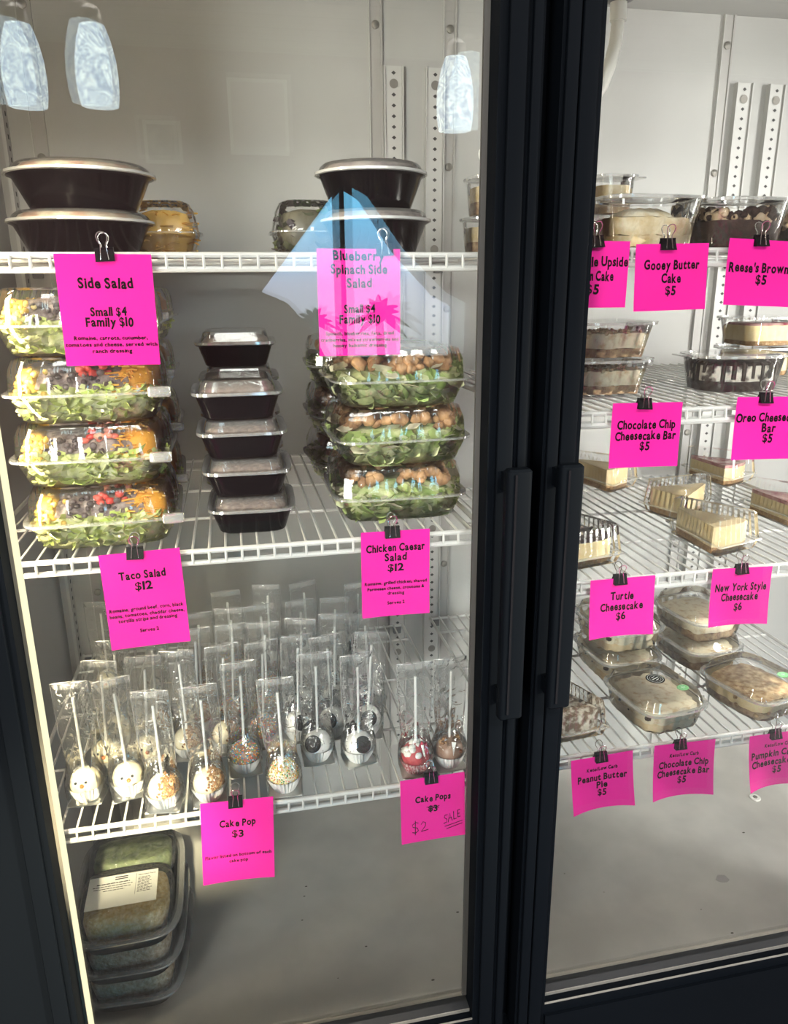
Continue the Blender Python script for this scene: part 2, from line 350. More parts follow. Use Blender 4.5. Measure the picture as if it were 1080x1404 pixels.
# tied-back curtains leaving a kite-shaped gap of daylight
def drape(name, outline, label):
    mb = MB(); n = len(outline)
    f = [(x, -2.985, z) for x, z in outline]; b = [(x, -2.93, z) for x, z in outline]
    mb.rings([f, b], DRAPE)
    return tag(mb.build(name, None, OFF), label, 'curtain')
drape('curtain', [(0.05, 0.68), (0.70, 0.68), (0.687, 0.56), (0.45, 0.27), (0.203, -0.035), (0.35, -0.10), (0.49, -0.257), (0.578, -0.44), (0.60, -0.58), (0.05, -0.58)], 'taupe curtain drawn to the left side of the shop window')
drape('curtain', [(0.70, 0.68), (1.55, 0.68), (1.55, -0.58), (0.60, -0.58), (0.578, -0.44), (1.09, -0.44), (1.385, -0.447), (1.401, -0.137), (1.269, -0.068), (1.01, 0.197), (0.81, 0.49), (0.687, 0.56)], 'taupe curtain drawn to the right side of the shop window')
def palm(x, y, z, R, seed, label):
    rnd = random.Random(seed); t = thing('palm_tree', label, 'palm tree', (x, y, FZ))
    MB().tube([(0, 0, 0), (0.02, 0, (z-FZ)*0.5), (0, 0, z-FZ)], 0.035, PALM, 8).build('trunk', t)
    mb = MB()
    for k in range(11):
        a = pi*(-0.1+1.2*k/10)+rnd.uniform(-0.1, 0.1); L = R*rnd.uniform(0.8, 1.1); wv = []
        for j in range(7):
            u = j/6; wv.append(Vector((cos(a)*L*u, rnd.uniform(-0.02, 0.02), z-FZ+sin(a)*L*u-0.35*L*u*u)))
        nrm = Vector((-sin(a), 0, cos(a)))
        vs = []
        for j, p in enumerate(wv):
            hw = 0.11*R*sin(pi*min(0.98, 0.12+0.85*j/6)); vs += [tuple(p+nrm*hw), tuple(p-nrm*hw)]
        mb.add(vs, [(2*j, 2*j+1, 2*j+3, 2*j+2) for j in range(6)], PALM)
    mb.build('crown', t)
palm(1.24, -4.6, -0.25, 0.25, 1, 'larger palm tree outside the shop window, mirrored in the left door')
palm(0.69, -4.6, -0.30, 0.19, 2, 'smaller palm tree outside the shop window, left of the larger palm')
# pictures on the pink wall
def picture(x0, x1, z0, z1, mat, label):
    t = thing('wall_picture', label, 'picture', ((x0+x1)/2, -2.99, z0)); a = (x1-x0)/2; h = z1-z0
    mb = MB(); q = 0.018
    mb.box(-a, a, 0, 0.025, 0, q, PICW); mb.box(-a, a, 0, 0.025, h-q, h, PICW); mb.box(-a, -a+q, 0, 0.025, q, h-q, PICW); mb.box(a-q, a, 0, 0.025, q, h-q, PICW)
    mb.build('picture_frame', t); MB().box(-a+q, a-q, 0, 0.012, q, h-q, mat).build('print', t)
picture(0.075, 0.41, 0.728, 1.12, PICM, 'large pale framed picture on the pink wall, mirrored in the glass')
picture(-0.40, -0.195, 0.67, 0.89, PICD, 'small dark framed picture on the pink wall, mirrored in the glass')
# pendant lamps
def make_pendant(label):
    t = thing('pendant_lamp', label, 'lamp')
    prof = [(0.050, -0.100), (0.055, -0.07), (0.057, -0.03), (0.054, 0.02), (0.045, 0.065), (0.033, 0.10), (0.030, 0.103)]
    MB().lathe(prof, SHADE, 28).build('lamp_shade', t)
    MB().lathe([(0.033, 0.10), (0.030, 0.135), (0.012, 0.15)], METAL, 20).build('socket_cap', t)
    MB().tube([(0, 0, 0.148), (0, 0, CZ-0.58)], 0.003, METAL, 6).build('cord', t)
    return t
pend = Kind(make_pendant)
pend((-0.505, -0.6, 0.580), 'lit pendant lamp mirrored furthest left in the left door')
pend((-0.315, -0.6, 0.588), 'lit pendant lamp mirrored second from the left in the left door')
pend((0.722, -0.6, 0.555), 'lit pendant lamp mirrored beside the central door posts')

# ------------------------------------------------------------------ the refrigerated case
FR = thing('display_refrigerator', 'tall black-framed glass-door refrigerated display case with pale grey interior', 'refrigerator', (0.39, 0.95, FZ))
FO = (-0.39, -0.95, -FZ)
def fpart(name, mb, parent=None): 
    return mb.build(name, parent or FR, FO if parent is None else None)
XL, XR, YB, ZC, ZF = -0.385, 1.165, 1.60, 0.522, -1.22
fpart('back_panel', MB().box(XL-0.04, XR+0.8, YB, YB+0.05, ZF-0.05, ZC+0.05, BACK))
fpart('side_panel', MB().box(XL-0.05, XL, 0.985, YB, ZF-0.05, ZC+0.05, BACK))
fpart('side_panel', MB().box(XR+0.75, XR+0.80, 0.985, YB, ZF-0.05, ZC+0.05, BACK))
fpart('ceiling_panel', MB().box(XL-0.05, XR+0.8, 0.985, YB+0.05, ZC, ZC+0.06, BACK))
mb = MB().box(XL-0.05, XR+0.8, 0.985, YB+0.05, ZF-0.05, ZF, FLOORM)
for (cx, cy, r) in ((0.95, 1.16, 0.012), (1.02, 1.03, 0.010)):       # worn marks
    mb.add([(cx+r*1.4*cos(a)*random.uniform(.7, 1.1), cy+r*sin(a)*random.uniform(.7, 1.1), ZF+0.0006) for a in [2*pi*i/14 for i in range(14)]], [tuple(range(14))], SEAM)
for k in range(16):
    cx, cy, r = random.uniform(0.0, 1.1), random.uniform(1.0, 1.35), random.uniform(0.0008, 0.002)
    mb.add([(cx+r*1.8*cos(a), cy+r*sin(a), ZF+0.0008) for a in [2*pi*i/7 for i in range(7)]], [tuple(range(7))], SPECK)
fpart('floor_panel', mb)
mb = MB(); mb.rings([[(XL, 0.985, ZF), (XL, 1.02, ZF), (XL, 0.992, ZF+0.032), (XL, 0.985, ZF+0.032)], [(XR+.75, 0.985, ZF), (XR+.75, 1.02, ZF), (XR+.75, 0.992, ZF+0.032), (XR+.75, 0.985, ZF+0.032)]], solid('beige_sill', (0.50, 0.46, 0.40), 0.5))
fpart('front_sill', mb)
mb = MB().se([(0, 0.013, 0.013), (0.002, 0.013, 0.013), (0.003, 0.012, 0.012)], WASH, 2.0, 24, M=T(1.19, 1.38, ZF)).se([(0.003, 0.0055, 0.0055), (0.0045, 0.005, 0.005)], SCREW, 2.0, 12, M=T(1.19, 1.38, ZF))
fpart('floor_plug', mb)
# outer black body
mb = MB(); mb.box(XL-0.12, XR+0.9, 0.955, 0.985, ZC-0.01, ZC+0.30, FRAME); mb.box(XL-0.12, XR+0.9, 0.93, 0.985, FZ+0.02, ZF-0.0, FRAME); mb.box(XL-0.12, XL-0.05, 0.955, YB+0.05, FZ+0.02, ZC+0.3, FRAME)
mb.box(XL-0.05, XL+0.045, 0.960, 0.985, ZF, ZC, FRAME); mb.box(0.335, 0.425, 0.962, 0.985, ZF, ZC, FRAME); mb.box(XR-0.04, XR+0.06, 0.962, 0.985, ZF, ZC, FRAME)
fpart('cabinet_body', mb)
# shelf standards with slots
def standard(x, ztop, zbot):
    mb = MB(); z0 = zbot
    mb.box(x-0.016, x+0.016, YB-0.010, YB, zbot, ztop, STD)
    mb.box(x-0.019, x-0.0165, YB-0.014, YB, zbot, ztop, STD); mb.box(x+0.0165, x+0.019, YB-0.014, YB, zbot, ztop, STD)
    k = 0; z = ztop-0.012
    while z > zbot+0.01:
        if k % 16 == 1: mb.add([(x+0.0085*cos(a), YB-0.0118, z+0.0085*sin(a)) for a in [2*pi*i/14 for i in range(14)]], [tuple(range(14))], SCREW)
        else: mb.add([(x-0.0045, YB-0.0106, z), (x, YB-0.0106, z-0.0036), (x+0.0045, YB-0.0106, z), (x, YB-0.0106, z+0.0036)], [(0, 1, 2, 3)], HOLE)
        z -= 0.0187; k += 1
    fpart('shelf_standard', mb)
for x in (0.337, 0.419, 1.088, 1.165): standard(x, 0.398, -1.08)
mb = MB().box(-0.366, -0.360, YB-0.034, YB, -1.08, 0.398, STD); z_ = 0.386
while z_ > -1.07: mb.add([(-0.3595, YB-0.020, z_-0.004), (-0.3595, YB-0.012, z_-0.004), (-0.3595, YB-0.012, z_+0.004), (-0.3595, YB-0.020, z_+0.004)], [(0, 1, 2, 3)], HOLE); z_ -= 0.0187
fpart('shelf_standard', mb)
def seam(x):
    mb = MB().box(x-0.012, x+0.012, YB-0.004, YB, ZF, ZC, SEAM).box(x-0.0135, x-0.012, YB-0.007, YB, ZF, ZC, STD).box(x+0.008, x+0.012, YB-0.006, YB-0.004, ZF, ZC, SEAM)
    o = fpart('seam_strip', mb)
    for z in (0.466, 0.224, -0.05, -0.34, -0.62, -0.95):
        MB().lathe([(0.0075, 0), (0.0075, 0.002), (0.004, 0.004)], SCREW, 14, M=T(x-0.001, YB-0.004, z) @ RX(pi/2)).build('screw', o)
for x in (-0.310, 0.305, 0.450, 1.042): seam(x)
# hanging drain hose under the ceiling
mb = MB().lathe([(0.020, 0.0), (0.021, -0.012), (0.015, -0.016)], GREYF, 20, M=T(0.646, 1.3, 0.437))
o = fpart('hose_fitting', MB().lathe([(0.024, 0.0), (0.024, -0.010), (0.013, -0.014)], GREYF, 20, M=T(0.646, 1.3, 0.445)).box(0.636, 0.656, 1.29, 1.31, 0.445, ZC, TUBE))
fpart('drain_hose', MB().tube([(0.646, 1.3, 0.432), (0.647, 1.3, 0.405)], 0.0135, TUBE, 14).tube([(0.647, 1.3, 0.405), (0.645, 1.3, 0.375), (0.637, 1.3, 0.34), (0.626, 1.3, 0.31), (0.60, 1.32, 0.27), (0.54, 1.36, 0.235), (0.47, 1.45, 0.225)], 0.0105, TUBE, 14))

# doors: stiles, rails, panes, lips, handles
YF, YG = 0.92, 0.950
def door(x0, x1, stile_l, stile_r, label):
    z0, z1 = ZF+0.005, ZC+0.02
    bz = -1.150                                        # top of the bottom rail
    mb = MB()
    mb.box(x0, stile_l, YF, 0.958, z0, z1, FRAME); mb.box(stile_r, x1, YF, 0.958, z0, z1, FRAME)
    mb.box(stile_l, stile_r, YF, 0.958, z1-0.07, z1, FRAME); mb.box(stile_l, stile_r, YF, 0.958, z0, bz-0.014, FRAME)
    mb.box(stile_l, stile_r, YF-0.006, YF, z0+0.004, z0+0.03, FRAME)
    # raised ribs along the stiles and rails
    for (a, b) in ((x0+0.004, x0+0.020), (stile_l-0.030, stile_l-0.008)) : mb.box(a, b, YF-0.007, YF, z0, z1, FRAME, bev=0.002)
    for (a, b) in ((stile_r+0.010, stile_r+0.032), (x1-0.016, x1-0.004)): mb.box(a, b, YF-0.007, YF, z0, z1, FRAME, bev=0.002)
    mb.box(stile_l, stile_r, YF-0.001, YF+0.0015, bz-0.0145, bz-0.0128, METAL)
    o = fpart('door', mb)
    o['label'] = label
    return o, bz
def panes(o, xa, xb, bz):
    N = 14
    def pane(name, y, mat, bow):
        vs = []; fs = []; za, zb = bz-0.014, ZC-0.045
        for j in range(N+1):
            for i in range(N+1):
                u, v = i/N, j/N; vs.append((xa+(xb-xa)*u, y+bow*((2*u-1)**2+(2*v-1)**2), za+(zb-za)*v))
        for j in range(N):
            for i in range(N): k = j*(N+1)+i; fs.append((k, k+1, k+N+2, k+N+1))
        MB().add(vs, fs, mat).build(name, o)
    pane('glass_pane', YG, GLASS, 0.0)
    pane('glass_pane', YG+0.010, GLASS2, -0.0022)
dl, bz = door(-0.455, 0.370, -0.2815, 0.3160, 'left door with its black stiles')
panes(dl, -0.2815, 0.3200, bz)
mb = MB().box(-0.2830, -0.2770, YG+0.002, YG+0.016, bz, ZC-0.05, SPACER_SIDE).box(-0.2770, -0.2728, YG+0.002, YG+0.016, bz, ZC-0.05, SPACER)  # inner part of the spacer glows to look lit
s_ = mb.build('glowing_edge_strip', dl); s_['label'] = 'cream spacer strip with added glow along the left edge of the glass'
MB().box(0.3125, 0.3190, YG+0.003, YG+0.020, bz, ZC-0.05, LIPG).box(0.3090, 0.3125, YG+0.003, YG+0.008, bz, ZC-0.05, LIPG).build('edge_strip', dl)
MB().box(-0.272, 0.316, YG-0.014, YG+0.010, bz-0.014, bz-0.008, GASKET).box(-0.272, 0.316, YG-0.016, YG-0.0145, bz-0.014, bz-0.0085, METAL).build('glass_gasket', dl)
dr, bz = door(0.391, 1.16, 0.4435, 1.11, 'right door with its black stiles')
panes(dr, 0.4435, 1.11, bz)
MB().box(0.4435, 1.11, YG-0.014, YG+0.010, bz-0.014, bz-0.008, GASKET).box(0.4435, 1.11, YG-0.016, YG-0.0145, bz-0.014, bz-0.0085, METAL).build('glass_gasket', dr)
def handle(o, x0, x1, z0, z1):
    mb = MB().box(x0, x1, 0.872, 0.890, z0, z1, FRAME, bev=0.005)
    mb.box(x0+0.010, x0+0.013, 0.8705, 0.873, z0+0.01, z1-0.006, BLACK)
    mb.box(x0+0.006, x1-0.006, 0.888, YF, z0+0.01, z0+0.035, FRAME); mb.box(x0+0.006, x1-0.006, 0.888, YF, z1-0.035, z1-0.01, FRAME)
    mb.build('door_handle', o)
handle(dl, 0.3265, 0.3605, -0.578, -0.223)
handle(dr, 0.3975, 0.4305, -0.570, -0.221)

# ------------------------------------------------------------------ wire shelves
def wire_shelf(x0, x1, z, label, drop=0.020, flat=False):
    t = thing('wire_shelf', label, 'shelf', ((x0+x1)/2, 1.0, z), group='wire shelves in the case')
    a = (x1-x0)/2; Y1 = 0.575
    mb = MB()
    mb.tube([(-a, 0, -0.004), (a, 0, -0.004)], 0.0038, WIRE, 8)
    mb.tube([(-a, 0, -drop), (a, 0, -drop)], 0.0038 if not flat else 0.005, WIRE, 8)
    if flat: mb.box(-a, a, 0.0005, 0.002, -drop, -drop+0.006, WIRE)
    mb.build('front_rail', t)
    mb = MB(); n = int(round((2*a)/0.0215)); 
    for k in range(n+1):
        x = -a+2*a*k/n
        mb.tube([(x, Y1, -0.0018), (x, 0.004, -0.0018), (x, -0.0025, -0.004), (x, -0.0035, -drop+0.004), (x, -0.002, -drop+0.0005)], 0.0019, WIRE, 5)
    mb.build('wire_deck', t)
    mb = MB()
    for y in (0.16, 0.33, 0.50, Y1): mb.tube([(-a, y, -0.0055), (a, y, -0.0055)], 0.0026, WIRE, 6)
    for s in (-1, 1): mb.tube([(s*a, 0, -0.004), (s*a, Y1, -0.004)], 0.0034, WIRE, 6)
    mb.build('cross_bars', t)
    for s in (-1, 1): MB().box(s*(a-0.012)-0.009, s*(a-0.012)+0.009, Y1-0.004, Y1+0.009, -0.024, -0.008, GREYF, bev=0.002).build('shelf_clip', t)
    return t
S1, S2, S3 = 0.040, -0.338, -0.750
R1, R2, R3, R4 = 0.046, -0.175, -0.434, -0.741
for z, l in ((S1, 'white wire shelf in the left bay at the top, under the black bowls'), (S2, 'white wire shelf in the left bay under the boxed salads'), (S3, 'white wire shelf in the left bay under the cake pops')):
    wire_shelf(-0.352, 0.345, z, l)
for z, l in ((R1, 'topmost white wire shelf in the right bay, under the butter cake and brownies'), (R2, 'white wire shelf in the right bay under the chocolate-streaked dessert'), (R3, 'white wire shelf in the right bay under the cheesecake wedges'), (R4, 'lowest white wire shelf in the right bay, under the round-stickered boxes')):
    wire_shelf(0.412, 1.115, z, l, 0.021, True)

# ------------------------------------------------------------------ pink price cards and clips
def text_mesh(body, bold=0.014, shear=0.0):
    cu = bpy.data.curves.new('lettering', 'FONT'); cu.body = body; cu.size = 1.0; cu.offset = bold; cu.align_x = 'CENTER'; cu.shear = shear; cu.resolution_u = 3
    ob = bpy.data.objects.new('lettering', cu); COL.objects.link(ob)
    bpy.context.view_layer.update()
    me = bpy.data.meshes.new_from_object(ob.evaluated_get(bpy.context.evaluated_depsgraph_get()))
    vs = [v.co.copy() for v in me.vertices]; fs = [tuple(p.vertices) for p in me.polygons]
    bpy.data.objects.remove(ob); bpy.data.curves.remove(cu); bpy.data.meshes.remove(me)
    return vs, fs
def bouncy(body, cap, width, bold):
    """one line of playful uneven lettering: each glyph nudged and tipped; returns verts centred on 0"""
    rnd = random.Random(body); X = 0.0; vs = []; fs = []
    for ch in body:
        if ch == ' ': X += 0.24; continue
        v, f = text_mesh(ch, bold if ch not in '$&' else min(bold, 0.018))
        if not v: continue
        x0 = min(p.x for p in v); x1 = max(p.x for p in v); a = rnd.uniform(-0.06, 0.06); dy = rnd.uniform(-0.03, 0.03); o = len(vs)
        for p in v:
            q = Vector((p.x-x0, p.y+dy)); xx = q.x*0.86*cos(a)-q.y*sin(a); yy = q.x*sin(a)+q.y*cos(a); vs.append([X+xx, yy])
        fs += [tuple(i+o for i in ff) for ff in f]
        X += (x1-x0)*0.86+0.065
    X -= 0.065
    sx = width/X
    return [(p[0]*sx-width/2, (p[1]-0.35)*cap/0.70) for p in vs], fs
def price_card(xc, zt, w, h, tilt, lines, label, bend=(0, 0), yaw=0.0, hand=None, y=0.985, clip_dx=0.0, group=None):
    """xc, zt: middle of the top edge. bend = (outward kick of the bottom edge, curl of its side edges)"""
    t = thing('price_card', label, 'price card', (xc, y, zt), 0)
    t.rotation_euler = (0, radians(tilt), yaw)
    def surf(u, v, d=0.0):                         # u in -.5 .. .5, v 0 top .. 1 bottom
        return (u*w, -bend[0]*v*v - bend[1]*(2*u)**2*v**1.3 - d, -v*h)
    N = 12; vs = [surf(i/N-0.5, j/N) for j in range(N+1) for i in range(N+1)]
    vs += [surf(i/N-0.5, j/N, -0.0003) for j in range(N+1) for i in range(N+1)]
    fs = []; K = (N+1)**2
    for j in range(N):
        for i in range(N):
            k = j*(N+1)+i; fs += [(k, k+N+1, k+N+2, k+1), (K+k, K+k+1, K+k+N+2, K+k+N+1)]
    MB().add(vs, fs, PINK).build('card', t)
    mb = MB()
    for (s, vc, wf, capf, *rest) in lines:
        uc = rest[0] if rest else 0.0
        v2, f2 = bouncy(s, capf*h*1.0, wf*w, 0.036 if capf > 0.05 else 0.026)
        mb.add([surf(uc+p[0]/w, vc-p[1]/h, 0.0010) for p in v2], f2, INK)
    mb.build('lettering', t)
    if hand:
        mb = MB()
        for pl in hand: mb.tube([surf(u, v, 0.0008) for u, v in pl], 0.0006, INK, 4)
        mb.build('handwriting', t)
    return t
def make_clip(label):
    t = thing('binder_clip', label, 'clip')
    w0, h = 0.0105, 0.0125
    mb = MB(); mb.rings([[(-w0, -0.0012, 0.002), (w0, -0.0012, 0.002), (w0, 0.0012, 0.002), (-w0, 0.0012, 0.002)], [(-w0, -0.0075, -h), (w0, -0.0075, -h), (w0, 0.0075, -h), (-w0, 0.0075, -h)]], CLIP)
    for s in (-1, 1): mb.tube([(-w0, s*0.0013, 0.002), (w0, s*0.0013, 0.002)], 0.0012, CLIP, 6)
    M_ = RX(pi)                                    # spine at the bottom, jaws biting the card edge at the top
    mb2 = MB(); mb2.add([tuple(Vector((v[0], v[1], v[2]))) for v in mb.v], mb.f, CLIP); mb2.build('clip_body', t)
    for s in (-1, 1):
        pts = [(-0.0045, s*0.0065, -h+0.002), (-0.003, s*0.004, 0.006), (-0.0055, s*0.006, 0.011), (-0.0060, s*0.0075, 0.0155), (-0.0035, s*0.0085, 0.0190), (0, s*0.009, 0.0200),
               (0.0035, s*0.0085, 0.0190), (0.0060, s*0.0075, 0.0155), (0.0055, s*0.006, 0.011), (0.003, s*0.004, 0.006), (0.0045, s*0.0065, -h+0.002)]
        MB().tube(pts, 0.00065, STEEL, 5).build('wire_handle', t)
    return t
clip = Kind(make_clip)
# name, xc, zt, w, h, tilt, lines, label, kw, clip (x offset), clip label
small = 0.030
CARDS = [
 ('side', -0.139, 0.037, 0.108, 0.128, 0.5, [('Side Salad', .255, .57, .090), ('Small $4', .505, .38, .075), ('Family $10', .60, .50, .080), ('Romaine, carrots, cucumber,', .745, .78, .036), ('tomatoes and cheese, served with', .805, .97, .036), ('ranch dressing', .865, .42, .036)],
  'pink price card for Side Salad, clipped under the left black bowls', {}, 0.002),
 ('spinach', 0.163, 0.043, 0.105, 0.130, 0.3, [('Blueberry', .06, .62, .085), ('Spinach Side', .185, .68, .085), ('Salad', .31, .30, .085), ('Small $4', .55, .38, .075), ('Family $10', .65, .50, .080), ('Spinach, blueberries, feta, dried', .785, .84, .036), ('cranberries, mixed strawberries and', .845, .96, .036), ('honey balsamic dressing', .90, .66, .036)],
  'pink price card for a spinach side salad, partly veiled by the blue window reflection', {}, 0.032),
 ('taco', -0.135, -0.331, 0.102, 0.132, -1.6, [('Taco Salad', .235, .58, .080), ('$12', .355, .22, .085), ('Romaine, ground beef, corn, black', .59, .93, .038), ('beans, tomatoes, cheddar cheese,', .65, .94, .038), ('tortilla strips and dressing', .705, .74, .038), ('Serves 2', .825, .24, .038)],
  'pink price card for Taco Salad, clipped below the left salad stack', dict(bend=(0.006, 0.002)), -0.005),
 ('caesar', 0.207, -0.328, 0.098, 0.126, 0.6, [('Chicken Caesar', .19, .86, .085), ('Salad', .30, .32, .085), ('$12', .425, .24, .085), ('Romaine, grilled chicken, shaved', .60, .92, .038), ('Parmesan cheese, croutons &', .665, .84, .038), ('dressing', .725, .25, .038), ('Serves 2', .84, .26, .038)],
  'pink price card for Chicken Caesar Salad beside the door post', dict(bend=(0.004, 0.002)), -0.005),
 ('pop', -0.036, -0.729, 0.106, 0.134, 2.3, [('Cake Pop', .28, .50, .085), ('$3', .42, .16, .085), ('Flavor listed on bottom of each', .68, .92, .039), ('cake pop', .75, .26, .039)],
  'pink price card for Cake Pop at three dollars, left of the sale card', dict(bend=(0.010, 0.003)), -0.002),
 ('sale', 0.263, -0.735, 0.104, 0.114, -0.5, [('Cake Pops', .33, .55, .095), ('$3', .50, .14, .095)],
  'pink Cake Pops price card with handwritten sale price', dict(bend=(0.004, 0.001), hand=[
    [(-.10, .47), (.09, .50)], [(-.08, .52), (.10, .47)],
    [(-.235, .70), (-.27, .685), (-.325, .715), (-.32, .755), (-.25, .775), (-.235, .82), (-.28, .85), (-.33, .835)], [(-.28, .66), (-.285, .88)],
    [(-.19, .73), (-.16, .69), (-.12, .71), (-.125, .76), (-.19, .84), (-.08, .825)],
    [(.225, .64), (.185, .64), (.175, .68), (.215, .71), (.21, .755), (.165, .77)], [(.235, .76), (.26, .62), (.30, .74)], [(.245, .70), (.29, .69)], [(.32, .60), (.325, .725), (.37, .715)],
    [(.385, .59), (.39, .70), (.43, .69)], [(.385, .59), (.425, .58)], [(.387, .645), (.42, .64)], [(.18, .82), (.46, .76)], [(.21, .86), (.46, .80)]]), -0.003),
 ('upside', 0.479, 0.053, 0.100, 0.085, 0.3, [('Pineapple Upside', .30, .97, .14), ('Down Cake', .52, .58, .14), ('$5', .72, .18, .14)],
  'pink price card partly behind the central post, ending in Upside Cake', {}, 0.0),
 ('gooey', 0.592, 0.050, 0.108, 0.087, -1.0, [('Gooey Butter', .31, .76, .135), ('Cake', .51, .27, .135), ('$5', .70, .14, .135)],
  'pink price card for Gooey Butter Cake on the top right shelf', dict(bend=(0.003, 0.001)), -0.008),
 ('brownie', 0.733, 0.055, 0.112, 0.088, 2.6, [("Reese's Brownie", .42, .94, .14), ('$5', .60, .15, .14)],
  'pink price card for peanut butter cup brownie at the top right edge', dict(bend=(0.006, 0.001)), -0.008),
 ('chip', 0.576, -0.164, 0.109, 0.093, 1.2, [('Chocolate Chip', .33, .84, .13), ('Cheesecake Bar', .50, .88, .13), ('$5', .67, .14, .13)],
  'pink price card for Chocolate Chip Cheesecake Bar on the second right shelf', dict(bend=(0.003, 0.002)), -0.006),
 ('oreo', 0.777, -0.163, 0.117, 0.093, 1.7, [('Oreo Cheesecake', .32, .98, .135), ('Bar', .49, .20, .135), ('$5', .66, .14, .135)],
  'pink price card for a cookie cheesecake bar at the right edge, second shelf', dict(bend=(0.004, 0.002)), -0.012),
 ('turtle', 0.560, -0.430, 0.107, 0.094, 0.4, [('Turtle', .30, .36, .13), ('Cheesecake', .48, .66, .13), ('$6', .65, .15, .13)],
  'pink price card for Turtle Cheesecake on the third right shelf', dict(bend=(0.004, 0.006)), -0.006),
 ('york', 0.765, -0.431, 0.106, 0.095, 2.2, [('New York Style', .33, .86, .13), ('Cheesecake', .50, .62, .13), ('$6', .68, .14, .13)],
  'pink price card for New York Style Cheesecake on the third right shelf', dict(bend=(0.004, 0.006)), -0.003),
 ('peanut', 0.549, -0.740, 0.109, 0.096, -2.2, [('Keto/Low Carb', .24, .50, .065), ('Peanut Butter', .40, .80, .12), ('Pie', .55, .18, .12), ('$5', .70, .14, .12)],
  'pink price card for Peanut Butter Pie on the lowest right shelf', dict(bend=(0.006, 0.010)), -0.003),
 ('keto', 0.699, -0.737, 0.113, 0.098, 1.6, [('Keto/Low Carb', .22, .48, .065), ('Chocolate Chip', .38, .82, .12), ('Cheesecake Bar', .54, .86, .12), ('$5', .70, .14, .12)],
  'pink low carb Chocolate Chip Cheesecake Bar price card on the lowest right shelf', dict(bend=(0.006, 0.010)), -0.010),
 ('pumpkin', 0.880, -0.743, 0.118, 0.099, 0.2, [('Keto/Low Carb', .22, .48, .065), ('Pumpkin Crunch', .38, .92, .12), ('Cheesecake Bar', .54, .90, .12), ('$5', .70, .14, .12)],
  'pink Pumpkin Crunch price card at the right edge, lowest shelf', dict(bend=(0.008, 0.014)), -0.010),
]
CLIPL = {'side': 'Side Salad', 'spinach': 'spinach side salad', 'taco': 'Taco Salad', 'caesar': 'Chicken Caesar Salad', 'pop': 'three dollar Cake Pop', 'sale': 'Cake Pops sale', 'upside': 'Upside Cake', 'gooey': 'Gooey Butter Cake',
 'brownie': 'peanut butter cup brownie', 'chip': 'second shelf Chocolate Chip Cheesecake Bar', 'oreo': 'cookie cheesecake bar', 'turtle': 'Turtle Cheesecake', 'york': 'New York Style Cheesecake', 'peanut': 'Peanut Butter Pie', 'keto': 'low carb Chocolate Chip Cheesecake Bar', 'pumpkin': 'Pumpkin Crunch'}
for k, xc, zt, w_, h_, tl, lines, lab, kw, cdx in CARDS:
    price_card(xc, zt, w_, h_, tl, lines, lab, **kw)
    clip((xc+cdx, 0.9855, zt+0.004), 'black binder clip with wire handles holding the %s card' % CLIPL[k], group='binder clips on the price cards', tilt=(0, radians(random.uniform(-3, 3))))

# ------------------------------------------------------------------ food packages
def in_se(a, b, n, edge=False):
    while True:
        x, y = random.uniform(-1, 1), random.uniform(-1, 1); r = (abs(x)**n+abs(y)**n)**(1/n)
        if r <= 1 and (not edge or r > 0.72): return x*a, y*b
def strip(mb, c, L, wd, mat, curl=0.5, flat=0.0):
    M = T(*c) @ RZ(random.uniform(0, 2*pi)) @ RX(random.uniform(-1, 1)*(1.2-flat)) @ RY(random.uniform(-0.8, 0.8)*(1-flat*0.6))
    n = 3; vs = []
    for k in range(n+1):
        u = k/n-0.5; z = curl*L*(u*u*2-0.2); q = wd*(1-1.2*u*u)
        vs += [(u*L, -q/2, z), (u*L, q/2, z+q*0.25)]
    mb.add(vs, [(2*k, 2*k+1, 2*k+3, 2*k+2) for k in range(n)], mat, M)
def chunk(mb, c, r, mat, j=0.25):
    M = T(*c) @ RZ(random.uniform(0, 6)) @ RX(random.uniform(0, 3))
    mb.ball((0, 0, 0), r*random.uniform(.8, 1.3), r*random.uniform(.7, 1.1), r*random.uniform(.6, 1.0), mat, 8, 5, M, j)
def shred(mb, c, L, r, mat):
    M = T(*c) @ RZ(random.uniform(0, 2*pi)) @ RX(random.uniform(-0.7, 0.7))
    k = random.uniform(-0.3, 0.3)*L
    mb.tube([(-L/2, 0, 0), (0, k, abs(k)*0.4), (L/2, 0, 0)], r, mat, 4, M)

CB, CF, CT = 0.083, 0.100, 0.088        # clamshell half widths: bottom, flange, lid top
HB, HL = 0.038, 0.083                   # flange height, full height
def clam_shell(t, rip, tabs=True, N=96):
    MB().se([(0.0006, CB-0.012, CB-0.012, 1), (0.0006, CB-0.004, CB-0.004, 1), (0.004, CB, CB), (HB-0.002, CF-0.005, CF-0.005)], PET, 6.5, N, True, False, rip=rip).build('base', t)
    MB().se([(HB+0.001, CF-0.005, CF-0.005), (HL-0.016, CT+0.005, CT+0.005), (HL-0.003, CT, CT), (HL, CT-0.008, CT-0.008, 1), (HL, CT-0.018, CT-0.018, 1), (HL-0.003, CT-0.021, CT-0.021, 1)], PET, 6.5, N, False, True, rip=rip).build('lid', t)
    mb = MB(); mb.se([(HB-0.0015, CF-0.006, CF-0.006), (HB-0.0015, CF+0.002, CF+0.002), (HB+0.0015, CF+0.002, CF+0.002), (HB+0.0015, CF-0.006, CF-0.006)], RIM, 6.5, 64, False, False)
    if tabs:
        mb.box(CF-0.022, CF+0.006, -CF-0.006, -CF+0.004, HB-0.005, HB+0.008, RIM, M=RZ(0.0), bev=0.003)
    mb.build('flange', t)
